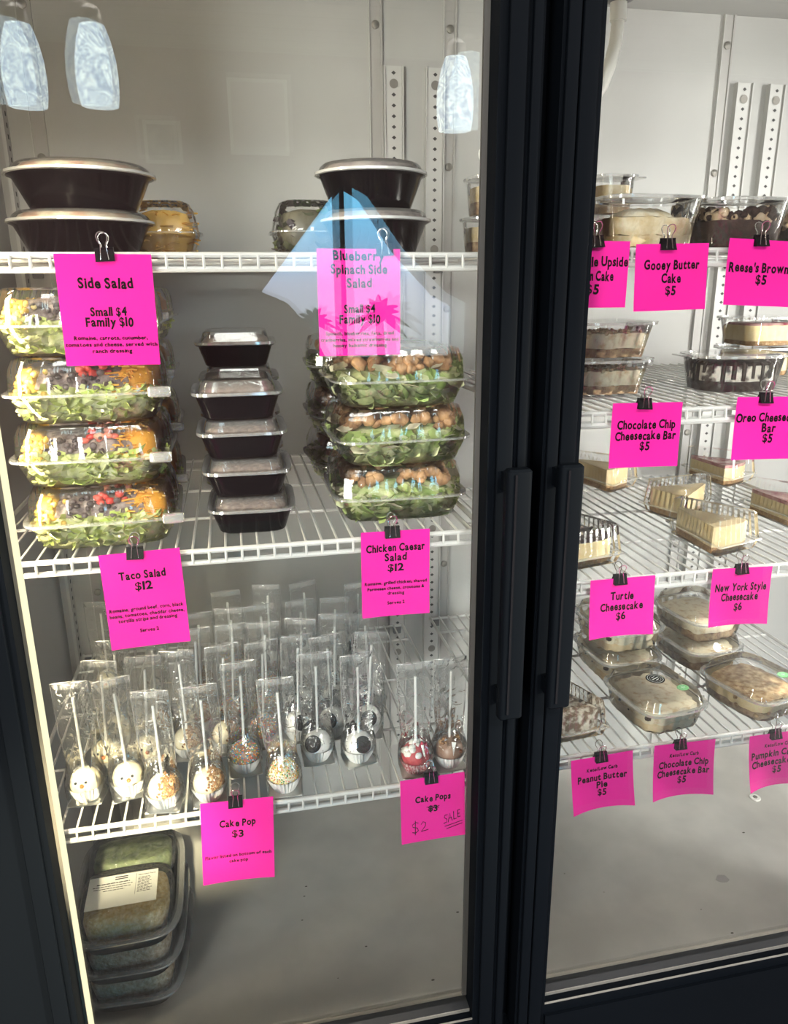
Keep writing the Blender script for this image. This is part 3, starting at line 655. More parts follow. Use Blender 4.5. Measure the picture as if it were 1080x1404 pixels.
def room_at(z, m=0.004):
    """half width inside the box at height z"""
    if z < HB: return CB+(CF-0.005-CB)*z/HB-m
    return CF-0.005+(CT-CF-0.002)*min(1, (z-HB)/(HL-HB-0.006))-m
def put(x, y, z, m):
    f = room_at(z, m); n = 6.0; q = (abs(x/f)**n+abs(y/f)**n)**(1/n)
    return (x, y, z) if q <= 1 else (x/q, y/q, z)
def make_taco(seed):
    def fn(label):
        random.seed(seed)
        t = thing('taco_salad_box', label, 'salad box'); clam_shell(t, (0.018, 20, 6))
        mb = MB(); mb.se([(0.003, CB-0.010, CB-0.010), (0.020, CB-0.001, CB-0.001), (0.038, CF-0.016, CF-0.016), (0.048, 0.07, 0.07), (0.052, 0.04, 0.04)], LETTCORE, 4.5, 40, jit=0.02)
        for k in range(460):
            z = random.uniform(0.005, 0.047); x, y = in_se(0.1, 0.1, 5, True)
            strip(mb, put(x*1.1, y*1.1, z, random.uniform(0.005, 0.009)), random.uniform(0.012, 0.026), random.uniform(0.004, 0.010), LETT, 0.3)
        mb.build('shredded_lettuce', t, sharp=80)['kind'] = 'stuff'
        mb = MB(); mb.se([(0.044, 0.080, 0.080), (0.058, 0.076, 0.076), (0.068, 0.06, 0.06), (0.071, 0.03, 0.03)], BEEF, 4, 40, jit=0.04)
        mb.build('ground_beef', t, sharp=80)
        mb = MB()
        mb.se([(0.040, 0.018, 0.075), (0.060, 0.018, 0.072), (0.068, 0.012, 0.06)], CORN, 4, 24, M=T(-0.068, 0, 0))
        for k in range(110):
            chunk(mb, put(random.uniform(-0.11, -0.052), random.uniform(-0.11, 0.075), random.uniform(0.036, 0.068), 0.006), 0.0042, CORN, 0.15)
        mb.build('corn_kernels', t, sharp=80)['kind'] = 'stuff'
        mb = MB()
        for k in range(64):
            chunk(mb, put(random.uniform(-0.05, 0.035), random.uniform(-0.11, 0.04), random.uniform(0.042, 0.068), 0.007), 0.0044, BEAN, 0.1)
        mb.build('black_beans', t, sharp=80)['kind'] = 'stuff'
        mb = MB()
        for k in range(20):
            chunk(mb, put(random.uniform(-0.005, 0.035), random.uniform(-0.10, -0.02), random.uniform(0.060, 0.073), 0.008), 0.0062, TOM, 0.2)
        mb.build('diced_tomato', t, sharp=80)['kind'] = 'stuff'
        mb = MB()
        mb.se([(0.034, 0.028, 0.078), (0.060, 0.026, 0.075), (0.070, 0.018, 0.06)], CHED, 4, 24, M=T(0.060, 0, 0), jit=0.05)
        for k in range(260):
            shred(mb, put(random.uniform(0.038, 0.11), random.uniform(-0.11, 0.075), random.uniform(0.030, 0.074), random.uniform(0.010, 0.018)), random.uniform(0.012, 0.021), 0.0013, CHED)
        mb.build('shredded_cheese', t, sharp=80)['kind'] = 'stuff'
        return t
    return fn
tacoA, tacoB = Kind(make_taco(11)), Kind(make_taco(12))
G = 'taco salads stacked at the left'
xs = [-0.186, -0.189, -0.187, -0.189]
labs = ['clear taco salad box at the bottom of the front left stack', 'clear taco salad box second from the bottom of the front left stack', 'clear taco salad box third from the bottom of the front left stack', 'clear taco salad box topmost in the left stack, behind the Side Salad card']
for k in range(4): (tacoA if k % 2 == 0 else tacoB)((xs[k], 1.112+0.002*(k % 2), S2+0.0015+k*0.0845), labs[k], rz=radians([2, -1, 1, -2][k]), group=G)
labs = ['bottom', 'second', 'third', 'topmost']
for k in range(4): (tacoB if k % 2 == 0 else tacoA)((-0.192+0.003*(k % 2), 1.335, S2+0.0015+k*0.0845), 'taco salad box %s in the stack hidden behind the front left salads' % labs[k], rz=radians(3-2*k), group=G)

def make_caesar(seed):
    def fn(label):
        random.seed(seed)
        t = thing('caesar_salad_box', label, 'salad box'); clam_shell(t, (0.024, 24, 4), False)
        mb = MB(); mb.se([(0.003, CB-0.010, CB-0.010), (0.020, CB-0.002, CB-0.002), (0.040, CF-0.018, CF-0.018), (0.050, 0.07, 0.07), (0.056, 0.04, 0.04)], ROMCORE, 4.5, 40, jit=0.02)
        for k in range(330):
            z = random.uniform(0.005, 0.048); x, y = in_se(0.1, 0.1, 5, True)
            strip(mb, put(x*1.1, y*1.1, z, random.uniform(0.006, 0.011)), random.uniform(0.014, 0.028), random.uniform(0.007, 0.018), ROM, 0.3)
        mb.build('chopped_romaine', t, sharp=80)['kind'] = 'stuff'
        mb = MB()
        for k in range(80):
            x, y = in_se(0.095, 0.095, 4, k % 3 > 0); chunk(mb, put(x, y, random.uniform(0.052, 0.070), 0.014), random.uniform(0.008, 0.012), CHICK, 0.34)
        mb.build('grilled_chicken', t, sharp=80)['kind'] = 'stuff'
        mb = MB()
        for k in range(34):
            x, y = in_se(0.1, 0.1, 5, True); strip(mb, put(x*1.1, y*1.1, random.uniform(0.022, 0.056), 0.004), random.uniform(0.018, 0.030), random.uniform(0.014, 0.022), PARM, 0.1, 0.9)
        mb.build('shaved_parmesan', t, sharp=80)['kind'] = 'stuff'
        return t
    return fn
caeA, caeB = Kind(make_caesar(21)), Kind(make_caesar(22))
G = 'chicken Caesar salads beside the door post'
labs = ['clear Caesar salad box at the bottom of the stack by the door post', 'clear Caesar salad box in the middle of the stack by the door post', 'clear Caesar salad box topmost in the stack by the door post, chicken pieces on top']
for k in range(3): (caeA if k % 2 == 0 else caeB)((0.234+0.002*(k % 2), 1.140, S2+0.0015+k*0.0845), labs[k], rz=radians([-1, 92, 181][k]), group=G)
labs = ['lowest', 'middle', 'topmost']
for k in range(3): (caeB if k % 2 == 0 else caeA)((0.226, 1.362, S2+0.0015+k*0.0845), 'Caesar salad box %s in the stack behind, nearer the back wall' % labs[k], rz=radians(4-3*k), group=G)

# black round bowls with clear lids
def make_bowl(R, top):
    def fn(label):
        random.seed(int(R*1000))
        t = thing('black_salad_bowl', label, 'bowl'); k = R/0.105
        MB().lathe([(0.060*k, 0.0005), (0.072*k, 0.001), (0.075*k, 0.005), (0.094*k, 0.044), (0.100*k, 0.0475), (0.1005*k, 0.050), (0.096*k, 0.050), (0.073*k, 0.006), (0.0, 0.004)], BLACK, 56, cap0=True, cap1=False).build('bowl_body', t)
        MB().lathe([(0.101*k, 0.0475), (0.105*k, 0.0485), (0.1045*k, 0.052), (0.098*k, 0.0525)], RIMW, 56, cap0=False, cap1=False).build('lid_rim', t)
        MB().lathe([(0.098*k, 0.052), (0.093*k, 0.060), (0.088*k, 0.0635), (0.070*k, 0.064)], LIDC, 56, cap0=False, cap1=True, rip=(0.012, 26, 6)).build('lid', t)
        MB().se([(0.030, 0.08*k, 0.08*k), (0.052, 0.092*k, 0.092*k), (0.060, 0.084*k, 0.084*k), (0.0625, 0.06*k, 0.06*k)], top, 2, 40, jit=0.02).build('salad', t, sharp=80)
        return t
    return fn
bl, br = Kind(make_bowl(0.105, MIXTOP)), Kind(make_bowl(0.0835, MIXTOP2))
bl((-0.204, 1.275, S1+0.001), 'wide black bowl with clear lid, lower of the left pair on the top shelf', group='black bowls on the top shelf')
bl((-0.197, 1.272, S1+0.065), 'wide black bowl with clear lid on top of the left pair', group='black bowls on the top shelf')
br((0.225, 1.20, S1+0.001), 'smaller black bowl with clear lid, lower of the right pair on the top shelf', group='black bowls on the top shelf')
br((0.219, 1.20, S1+0.065), 'smaller black bowl with clear lid on top of the right pair', group='black bowls on the top shelf')
def make_small_clam(mat, kind, seed):
    def fn(label):
        random.seed(seed)
        t = thing('clear_salad_box', label, 'salad box'); b, f_, c = 0.045, 0.060, 0.044
        MB().se([(0.0006, b-0.006, b-0.006, 1), (0.004, b, b), (0.044, f_-0.003, f_-0.003)], PET, 4, 72, True, False, rip=(0.03, 18, 4)).build('base', t)
        MB().se([(0.046, f_-0.003, f_-0.003), (0.080, c+0.006, c+0.006), (0.092, c, c), (0.096, c-0.008, c-0.008, 1)], PET, 4, 72, False, True, rip=(0.03, 18, 4)).build('lid', t)
        MB().se([(0.0438, f_-0.004, f_-0.004), (0.0438, f_+0.004, f_+0.004), (0.046, f_+0.004, f_+0.004), (0.046, f_-0.004, f_-0.004)], RIM, 4, 48, False, False).build('flange', t)
        mb = MB(); mb.se([(0.003, 0.038, 0.038), (0.044, 0.050, 0.050), (0.075, 0.040, 0.040), (0.082, 0.02, 0.02)], mat if kind != 'cheese' else CHED, 3, 30, jit=0.05)
        for k in range(120):
            z = random.uniform(0.008, 0.08); f = 0.046+0.010*(1-abs(z-0.045)/0.045); x, y = in_se(f, f, 3, True)
            if kind == 'cheese': shred(mb, (x, y, z), 0.022, 0.0014, mat)
            else: strip(mb, (x, y, z), 0.02, 0.010, mat)
        mb.build('salad_filling', t, sharp=80)['kind'] = 'stuff'
        return t
    return fn
Kind(make_small_clam(CHED, 'cheese', 5))((-0.098, 1.44, S1+0.001), 'clear box of orange shredded cheese behind the left bowls on the top shelf')
Kind(make_small_clam(DARKS, 'leaf', 6))((0.140, 1.40, S1+0.001), 'clear clamshell of dark salad behind the right bowls on the top shelf')

# small black rectangular tubs
def make_tub(label):
    random.seed(31)
    t = thing('black_meal_tub', label, 'food tub'); n = 6
    MB().se([(0.0005, 0.044, 0.056), (0.003, 0.0475, 0.060), (0.031, 0.0565, 0.069), (0.033, 0.0605, 0.073), (0.035, 0.0605, 0.073), (0.035, 0.0555, 0.068), (0.004, 0.046, 0.058)], BLACK, n, 56, True, True).build('tub', t)
    MB().se([(0.0345, 0.059, 0.0715), (0.0345, 0.0625, 0.075), (0.0385, 0.0622, 0.0747), (0.0385, 0.056, 0.0685)], RIM, n, 56, False, False).build('lid_rim', t)
    MB().se([(0.0385, 0.0565, 0.069), (0.0390, 0.0525, 0.065), (0.0520, 0.0485, 0.061), (0.0535, 0.046, 0.0585), (0.0535, 0.043, 0.0555, 1)], LIDC, n, 56, False, True, rip=(0.004, 24, 4)).build('lid', t)
    MB().se([(0.026, 0.050, 0.062), (0.038, 0.050, 0.062), (0.043, 0.044, 0.056), (0.045, 0.025, 0.03)], CRUMB, n, 44, jit=0.03).build('crumble', t, sharp=80)
    return t
tub = Kind(make_tub)
px = [0.0155, 0.0115, 0.0075, 0.004]; labs = ['bottom one of the front stack of four black tubs', 'second from the bottom of the front black tubs', 'third from the bottom of the front black tubs', 'topmost of the front stack of four black tubs']
for k in range(4): tub((px[k], 1.105, S2+0.001+k*0.0542), 'small lidded black tub, ' + labs[k], rz=radians(-2+k*0.8), group='black tubs in the middle of the salad shelf')
labs = ['lowest', 'second', 'third', 'fourth', 'highest']
for k in range(5): tub((0.008+0.002*(k % 2), 1.272, S2+0.001+k*0.0542), 'small lidded black tub, %s in the taller stack behind' % labs[k], rz=radians(2-k), group='black tubs in the middle of the salad shelf')

# ------------------------------------------------------------------ cake pops
def pop_base(t, ball_mat, rb=0.0228, zb=0.0290, cup=PAPER, seed=1, stick=0.168, ball=True):
    random.seed(seed)
    MB().box(-0.025, 0.025, -0.022, 0.022, 0.0006, 0.0018, CARD).build('bag_card', t)
    N = 112; R = []
    for (z, r, a) in ((0.0022, 0.0145, 0.00), (0.0026, 0.0160, 0.03), (0.014, 0.0213, 0.07), (0.0255, 0.0254, 0.085)):
        R.append([(r*(1+a*cos(28*2*pi*i/N))*cos(2*pi*i/N), r*(1+a*cos(28*2*pi*i/N))*sin(2*pi*i/N), z+(0.0012*cos(28*2*pi*i/N) if z > 0.02 else 0)) for i in range(N)])
    MB().rings(R, cup, True, False).build('paper_cup', t, sharp=25)
    if ball: MB().ball((0, 0, zb), rb, rb, rb*0.98, ball_mat, 28, 18).build('cake_ball', t)
    MB().tube([(0, 0, zb+rb*0.7), (0.001, 0.0, 0.09), (0.002, 0.001, stick)], 0.0021, STICK, 8).build('stick', t)
def pop_bag(t, seed, wtop=0.027, h=0.192):
    rnd = random.Random(seed); N = 48; R = []
    prof = [(0.0004, 0.0262, 0.0232, 5), (0.006, 0.0272, 0.0258, 4), (0.028, 0.0284, 0.0280, 2.8), (0.044, 0.0272, 0.0245, 2.6), (0.056, 0.024, 0.016, 2.4), (0.070, 0.0225, 0.0095, 2.2), (0.084, 0.0245, 0.0070, 2), (0.11, wtop-0.001, 0.0058, 2), (0.14, wtop, 0.0052, 2), (0.17, wtop, 0.0042, 2), (h, wtop, 0.0030, 2)]
    for j, (z, a, b, n) in enumerate(prof):
        r = []; ph = rnd.uniform(0, 6)
        for i in range(N):
            t_ = 2*pi*i/N; c, s = cos(t_), sin(t_); rad = (abs(c)**n+abs(s)**n)**(-1/n)
            q = rnd.uniform(-1, 1)*(0.0010 if 2 < j < 8 else 0.0003) + (0.0012*sin(3*t_+ph) if 3 <= j <= 6 else 0)
            r.append((a*rad*c, b*rad*s+q, z+(rnd.uniform(-0.002, 0.002) if 2 < j < 7 else 0)))
        R.append(r)
    MB().rings(R, FILM, False, False).build('cellophane_bag', t, sharp=20)
    mb = MB(); a, b = wtop, 0.0032
    mb.tube([(-a, 0, h), (-a*0.5, b*0.6, h), (0, b, h), (a*0.5, b*0.6, h), (a, 0, h), (a*0.5, -b*0.6, h), (0, -b, h), (-a*0.5, -b*0.6, h)], 0.00045, FILMEDGE, 4, closed=True)
    for s in (-1, 1): mb.tube([(s*a, 0, h), (s*a, 0, 0.11), (s*0.0245, 0, 0.084), (s*0.0225, 0, 0.070)], 0.00045, FILMEDGE, 4)
    mb.add([(-a, -b*0.35, h-0.009), (-a, -b*0.3, h), (0, -b*1.2, h), (a, -b*0.3, h), (a, -b*0.35, h-0.009), (0, -b*1.3, h-0.009)], [(0, 1, 2, 5), (5, 2, 3, 4)], FILMTOP)
    f = rnd.uniform(-0.5, 0.5)                      # pinched folds at the neck
    mb.add([(0.004, -0.006, 0.074), (0.022, -0.012, 0.096+f*0.01), (0.018, -0.020, 0.060)], [(0, 1, 2)], FILM)
    mb.build('bag_seam', t)
    return t
def face(t):
    for s, nm in ((-1, 0), (1, 0)):
        MB().ball((s*0.0075, -0.0198, 0.0385), 0.0022, 0.0018, 0.0022, EYEM, 10, 8).build('eye', t)
    MB().ball((0.0015, -0.0220, 0.0340), 0.0034, 0.0036, 0.0030, ORANGE, 12, 8, jit=0.1).build('beak', t)
def on_ball(rb, zb, upto=0.15, lo=-0.1, hi=1.0):
    z = random.uniform(lo, hi); a = random.uniform(0, 2*pi); r = sqrt(max(0, 1-z*z)); return Vector((r*cos(a), r*sin(a), z))
def make_pop(kind, seed):
    def fn(label):
        t = thing('cake_pop', label, 'cake pop')
        if kind == 'chick':
            pop_base(t, CREAM, seed=seed); face(t)
        elif kind == 'pecan':
            pop_base(t, CREAM, seed=seed); mb = MB()
            for k in range(420):
                v = on_ball(1, 0)
                if v.x + 0.25*random.uniform(-1, 1) < 0.05: continue
                chunk(mb, (v.x*0.0222, v.y*0.0222, 0.029+v.z*0.0220), 0.0025, PECAN, 0.3)
            mb.build('chopped_nuts', t, sharp=80)['kind'] = 'stuff'
        elif kind in ('sprinkle', 'palesprinkle'):
            pop_base(t, CHOC if kind == 'sprinkle' else CREAM, seed=seed); mb = MB()
            for k in range(520):
                v = on_ball(1, 0, lo=-0.25); mb.ball((v.x*0.0228, v.y*0.0228, 0.029+v.z*0.0226), 0.0013, 0.0013, 0.0013, SPRK if kind == 'sprinkle' else SPRK2, 6, 4)
            mb.build('sprinkles', t, sharp=80)['kind'] = 'stuff'
        elif kind in ('oreoA', 'oreoB'):
            pop_base(t, WHITE, seed=seed); a = -0.5 if kind == 'oreoA' else 0.05
            M = T(0, 0, 0.029) @ RZ(a) @ RX(radians(62))
            MB().lathe([(0.0125, 0.0195), (0.0135, 0.0205), (0.0135, 0.0235), (0.0125, 0.0245)], COOKIE, 30, M=M).build('cookie', t)
            MB().se([(0.0440, 0.010, 0.006), (0.047, 0.010, 0.007), (0.0535, 0.007, 0.005), (0.060, 0.003, 0.002)], COOKIE, 2, 16, M=T(-0.004, 0.012, 0), jit=0.1).build('cookie', t)
            mb = MB()
            for k in range(40):
                v = on_ball(1, 0, lo=-0.1, hi=0.7); chunk(mb, (v.x*0.0225, v.y*0.0225, 0.029+v.z*0.0222), 0.0009, COOKIE, 0.3)
            mb.build('cookie_crumbs', t, sharp=80)['kind'] = 'stuff'
        elif kind == 'red':
            pop_base(t, RED, cup=solid('red_paper_cup', (0.45, 0.10, 0.11), 0.7, (0.8, 0.6, 0.58), 300, lo=0.45, hi=0.6), seed=seed); mb = MB()
            for k in range(26):
                v = on_ball(1, 0, lo=0.25, hi=1); mb.ball((v.x*0.019, v.y*0.019, 0.029+v.z*0.0205), 0.0062, 0.0062, 0.0052, WHITE, 10, 7, jit=0.15)
            mb.build('white_icing', t, sharp=80)
            MB().tube([(0.005, -0.010, 0.036), (0.006, -0.012, 0.052), (0.009, -0.012, 0.058), (0.013, -0.012, 0.056), (0.0145, -0.013, 0.050), (0.016, -0.015, 0.040)], 0.0030, CANE, 10).tube([(0.009, -0.0155, 0.0555), (0.010, -0.0155, 0.044), (0.011, -0.0175, 0.036)], 0.0018, WHITE, 8).build('candy_cane', t)
        elif kind == 'choc':
            pop_base(t, CHOC, seed=seed); mb = MB()
            for x in (-0.012, 0.012):
                for k in range(7): chunk(mb, (x+random.uniform(-.004, .004), -0.004+random.uniform(-.004, .004), 0.0475+random.uniform(-.003, .006)), 0.0034, PECAN, 0.3)
            mb.build('pretzel_bits', t, sharp=80); MB().ball((0.013, -0.0185, 0.0335), 0.0030, 0.0028, 0.0030, ORANGE, 12, 8).build('candy_nose', t)
            mb = MB().rings([[(-0.001, -0.0235, 0.030), (0.0035, -0.0225, 0.054), (-0.004, -0.0225, 0.056)], [(-0.001, -0.0225, 0.030), (0.0035, -0.0215, 0.054), (-0.004, -0.0215, 0.056)]], WHITE); mb.build('icing_drip', t)
        return pop_bag(t, seed)
    return fn
K = {k: Kind(make_pop(k, 40+i)) for i, k in enumerate(('chick', 'pecan', 'sprinkle', 'palesprinkle', 'oreoA', 'oreoB', 'red', 'choc'))}
z = S3+0.0008
def pop(kind, x, y, label, rz=0, tilt=(0, 0), group=None): K[kind]((x, y, z), label, radians(rz), group, (radians(tilt[0]), radians(tilt[1])))
GP = 'cake pops along the front of the shelf'
pop('chick', -0.259, 1.066, 'white cake pop with a beak and eyes in a shiny bag, at the far left', -6, (-4, -3), GP)
pop('chick', -0.197, 1.066, 'white cake pop with a beak and eyes, second from the left', 8, (-4, -3), GP)
pop('pecan', -0.142, 1.026, 'cream and nut cake pop, left of the two at the front rail', -10, (0, -2), GP)
pop('pecan', -0.077, 1.027, 'cream and nut cake pop, right of the two, behind the Cake Pop card', 4, (0, -1), GP)
pop('sprinkle', -0.022, 1.088, 'chocolate cake pop covered in dark rainbow sprinkles', 5, (0, 0), GP)
pop('palesprinkle', 0.037, 1.024, 'cake pop covered in pale rainbow sprinkles at the front rail', -4, (0, -2), GP)
pop('oreoA', 0.096, 1.092, 'white cake pop with a black cookie turned to the left', 0, (0, 0), GP)
pop('oreoB', 0.161, 1.075, 'white cake pop with a black cookie facing forward', 10, (0, 0), GP)
pop('red', 0.246, 1.026, 'red velvet cake pop with white icing and candy cane', -3, (0, -1), GP)
pop('choc', 0.302, 1.030, 'brown cake pop with orange candy nose beside the door post', 4, (0, 0), GP)
rows = [('chick', -0.240, 1.140), ('chick', -0.178, 1.138), ('pecan', -0.112, 1.150), ('pecan', -0.052, 1.152), ('sprinkle', 0.010, 1.156), ('oreoB', 0.069, 1.160), ('oreoA', 0.130, 1.158), ('oreoB', 0.188, 1.150),
        ('chick', -0.230, 1.212), ('pecan', -0.166, 1.210), ('pecan', -0.100, 1.222), ('sprinkle', -0.040, 1.226), ('sprinkle', 0.020, 1.228), ('oreoA', 0.082, 1.232), ('oreoB', 0.142, 1.230), ('oreoA', 0.206, 1.220),
        ('pecan', -0.096, 1.292), ('sprinkle', -0.034, 1.296), ('sprinkle', 0.026, 1.300), ('oreoA', 0.088, 1.304), ('oreoB', 0.148, 1.302),
        ('chick', -0.270, 1.385), ('sprinkle', -0.038, 1.385), ('oreoA', 0.036, 1.395), ('oreoB', 0.112, 1.400), ('oreoA', 0.205, 1.365)]
for i, (k, x, y) in enumerate(rows):
    random.seed(100+i)
    nm = {'chick': 'white-coated', 'pecan': 'nut-dipped', 'sprinkle': 'sprinkle-covered', 'oreoA': 'cookie-topped', 'oreoB': 'cookie-topped'}[k]
    pop(k, x, y, '%s cake pop in a clear bag in the crowded rows behind the front pops' % nm, random.uniform(-14, 14), (random.uniform(-2, 2), random.uniform(-3, 3)), 'bagged %s cake pops in the rear rows' % nm)

# ------------------------------------------------------------------ two-compartment meal trays on the case floor
def make_tray(front, back, label_on, seed):
    def fn(label):
        random.seed(seed)
        t = thing('meal_tray', label, 'meal tray'); n = 5; a, b = 0.092, 0.134
        MB().se([(0.0005, a-0.022, b-0.022), (0.003, a-0.017, b-0.017), (0.031, a-0.005, b-0.005), (0.033, a, b), (0.0355, a, b), (0.0355, a-0.006, b-0.006), (0.006, a-0.018, b-0.018)], BLACK, n, 64, True, True).build('tray_base', t)
        MB().se([(0.0350, a-0.002, b-0.002), (0.0350, a+0.003, b+0.003), (0.0385, a+0.0028, b+0.0028), (0.0390, a-0.006, b-0.006)], RIM, n, 64, False, False).build('lid_rim', t)
        mb = MB(); mb.se([(0.0390, a-0.006, b-0.006), (0.0395, a-0.010, b-0.010)], LIDC, n, 64, False, False)
        for (yc, hb, zz) in ((-0.048, 0.066, 0.066), (0.071, 0.046, 0.064)):
            mb.se([(0.0395, a-0.012, hb+0.006), (zz-0.004, a-0.016, hb), (zz-0.001, a-0.019, hb-0.003), (zz, a-0.024, hb-0.008)], WET, 4.5, 56, False, True, M=T(0, yc, 0))
        mb.build('lid', t)
        MB().se([(0.012, a-0.026, 0.060), (0.040, a-0.021, 0.061), (0.056, a-0.024, 0.056), (0.060, a-0.036, 0.042)], front, 4, 48, M=T(0, -0.050, 0), jit=0.02).build('front_filling', t, sharp=80)
        MB().se([(0.012, a-0.026, 0.038), (0.040, a-0.021, 0.042), (0.054, a-0.026, 0.036), (0.058, a-0.04, 0.026)], back, 4, 48, M=T(0, 0.072, 0), jit=0.03).build('back_filling', t, sharp=80)
        if label_on:
            z0 = 0.0666
            MB().box(-0.066, 0.052, -0.082, -0.006, z0, z0+0.0004, LABEL).build('label_sheet', t)
            mb = MB(); z1 = z0+0.0007
            def bar(x0, x1, y, h): mb.box(x0, x1, y, y+h, z1-0.0002, z1, INK)
            bar(-0.022, 0.000, -0.013, 0.0022); bar(-0.022, 0.000, -0.018, 0.0022)
            bar(0.0145, 0.015, -0.060, 0.050)
            for k, (x0, x1) in enumerate(((-0.052, 0.004), (-0.058, 0.010), (-0.056, 0.006), (-0.040, -0.004))):
                y = -0.026-k*0.0055; x = x0
                while x < x1: q = random.uniform(0.003, 0.008); bar(x, min(x+q, x1), y, 0.0013 if k else 0.0020); x += q+0.0012
            for k in range(11):
                y = -0.022-k*0.0034; x = 0.018; x1 = 0.046-random.uniform(0, 0.010)
                while x < x1: q = random.uniform(0.003, 0.006); bar(x, min(x+q, x1), y, 0.0011); x += q+0.001
            v2, f2 = bouncy('Nutrition Facts', 0.0034, 0.030, 0.02)
            mb.add([(0.033+p[0], -0.0145+p[1], z1) for p in v2], f2, INK)
            mb.build('label_print', t)
        return t
    return fn
G = 'meal trays on the case floor'
Kind(make_tray(TANR, GREENV, False, 61))((-0.243, 1.222, ZF+0.001), 'black two-part meal tray at the bottom of the stack on the case floor', rz=radians(-2.5), group=G)
Kind(make_tray(TANR, GREENV, False, 62))((-0.244, 1.218, ZF+0.068), 'black two-part meal tray in the middle of the stack on the case floor', rz=radians(-1), group=G)
Kind(make_tray(GOLD, GREENV, True, 63))((-0.245, 1.216, ZF+0.135), 'black two-part meal tray on top of its stack, with white nutrition label', rz=radians(1.5), group=G)

# ------------------------------------------------------------------ desserts in the right bay
def dessert_box(t, a, b, h, lidh, n, rip, taper=0.78, flap=None, lidmat=PET, N=72, dome=0.0):
    MB().se([(0.0006, a*taper-0.006, b*taper-0.006, 1), (0.003, a*taper, b*taper), (h-0.002, a-0.003, b-0.003)], PET, n, N, True, False, rip=rip).build('base', t)
    MB().se([(h-0.002, a-0.004, b-0.004), (h-0.002, a+0.003, b+0.003), (h+0.002, a+0.003, b+0.003), (h+0.0025, a-0.004, b-0.004)], RIM, n, N, False, False).build('rim', t)
    mb = MB(); mb.se([(h+0.002, a-0.003, b-0.003), (h+lidh, a-0.009, b-0.009), (h+lidh+dome, a-0.018, b-0.018)], lidmat, n, N, False, True)
    if flap: mb.box(flap[0]-0.02 if flap[0] < 0 else flap[0], flap[0] if flap[0] < 0 else flap[0]+0.02, -0.018, 0.018, h-0.001, h+0.001, RIM)
    mb.build('lid', t)
def layers(t, name, L, a, b, n, seed, top=None, jit=0.02, dx=0, dy=0):
    random.seed(seed); mb = MB(); 
    for (z0, z1, mat) in L: mb.se([(z0, a, b), ((z0+z1)/2, a*1.01, b*1.01), (z1, a*0.995, b*0.995)], mat, n, 48, M=T(dx, dy, 0), jit=jit)
    return mb.build(name, t, sharp=60)
def box_kind(a, b, h, lidh, n, rip, L, fn2=None, flap=None, seed=1, nm='dessert_box', fillname='cake', fa=0.76, taper=0.80, lidmat=PET, fn_=None, jit=0.02, dome=0.0):
    def fn(label):
        t = thing(nm, label, 'dessert box'); dessert_box(t, a, b, h, lidh, n, rip, taper, flap, lidmat, dome=dome)
        layers(t, fillname, L, a*fa, b*fa, fn_ or n, seed, jit=jit)
        if fn2: random.seed(seed); fn2(t)
        return t
    return Kind(fn)
RP = (0.022, 20, 4)
def sugar_top(t):
    mb = MB()
    mb.se([(0.040, 0.045, 0.040), (0.049, 0.040, 0.034), (0.056, 0.022, 0.018)], SUGAR, 3, 36, jit=0.06); mb.build('powdered_sugar', t, sharp=80)
gooey = box_kind(0.079, 0.064, 0.068, 0.004, 4, RP, [(0.002, 0.018, BUTTER), (0.018, 0.042, BUTTER)], sugar_top, seed=71, fa=0.80, jit=0.06)
gooey((0.604, 1.10, R1+0.001), 'clear box of powdery gooey butter cake above its price card')
def frosting(t):
    mb = MB()
    for k in range(150):
        x, y = in_se(0.052, 0.046, 4, k % 2 == 0)
        chunk(mb, (x, y, random.uniform(0.038, 0.054)), random.uniform(0.005, 0.0095), FROST if (int(x*60+10)+k % 2) % 2 else BROWN, 0.3)
    mb.build('frosting_swirls', t, sharp=80)['kind'] = 'stuff'
brownie = box_kind(0.0735, 0.064, 0.068, 0.004, 3.4, RP, [(0.002, 0.040, BROWN)], frosting, seed=72, fa=0.80)
brownie((0.764, 1.11, R1+0.001), 'clear box of frosted dark brownie above the top right price cards')
brownie2 = box_kind(0.060, 0.060, 0.056, 0.004, 3.4, RP, [(0.002, 0.036, BROWN)], frosting, seed=73, fa=0.80)
brownie2((0.932, 1.15, R1+0.001), 'clear box of dark brownie cut off by the right edge, top shelf', )
cup = box_kind(0.037, 0.040, 0.060, 0.003, 3.5, RP, [(0.002, 0.022, CHIPCR), (0.022, 0.046, BUTTER)], None, (0.037, 0), seed=74, fa=0.78)
cup((0.655, 1.305, R1+0.001), 'small clear cake box, lower of a pair behind the butter cake', group='small cake boxes on the top right shelf')
cup((0.655, 1.305, R1+0.0655), 'small clear cake box on top of another behind the butter cake', group='small cake boxes on the top right shelf')
cup((0.446, 1.350, R1+0.001), 'small clear cake box, lower of a pair seen through the left door beside the post', group='small cake boxes on the top right shelf')
cup((0.452, 1.350, R1+0.0655), 'small clear cake box, upper of a pair seen through the left door beside the post', group='small cake boxes on the top right shelf')
cup((0.482, 1.09, R1+0.001), 'small clear cake box between the central post and the butter cake', group='small cake boxes on the top right shelf')

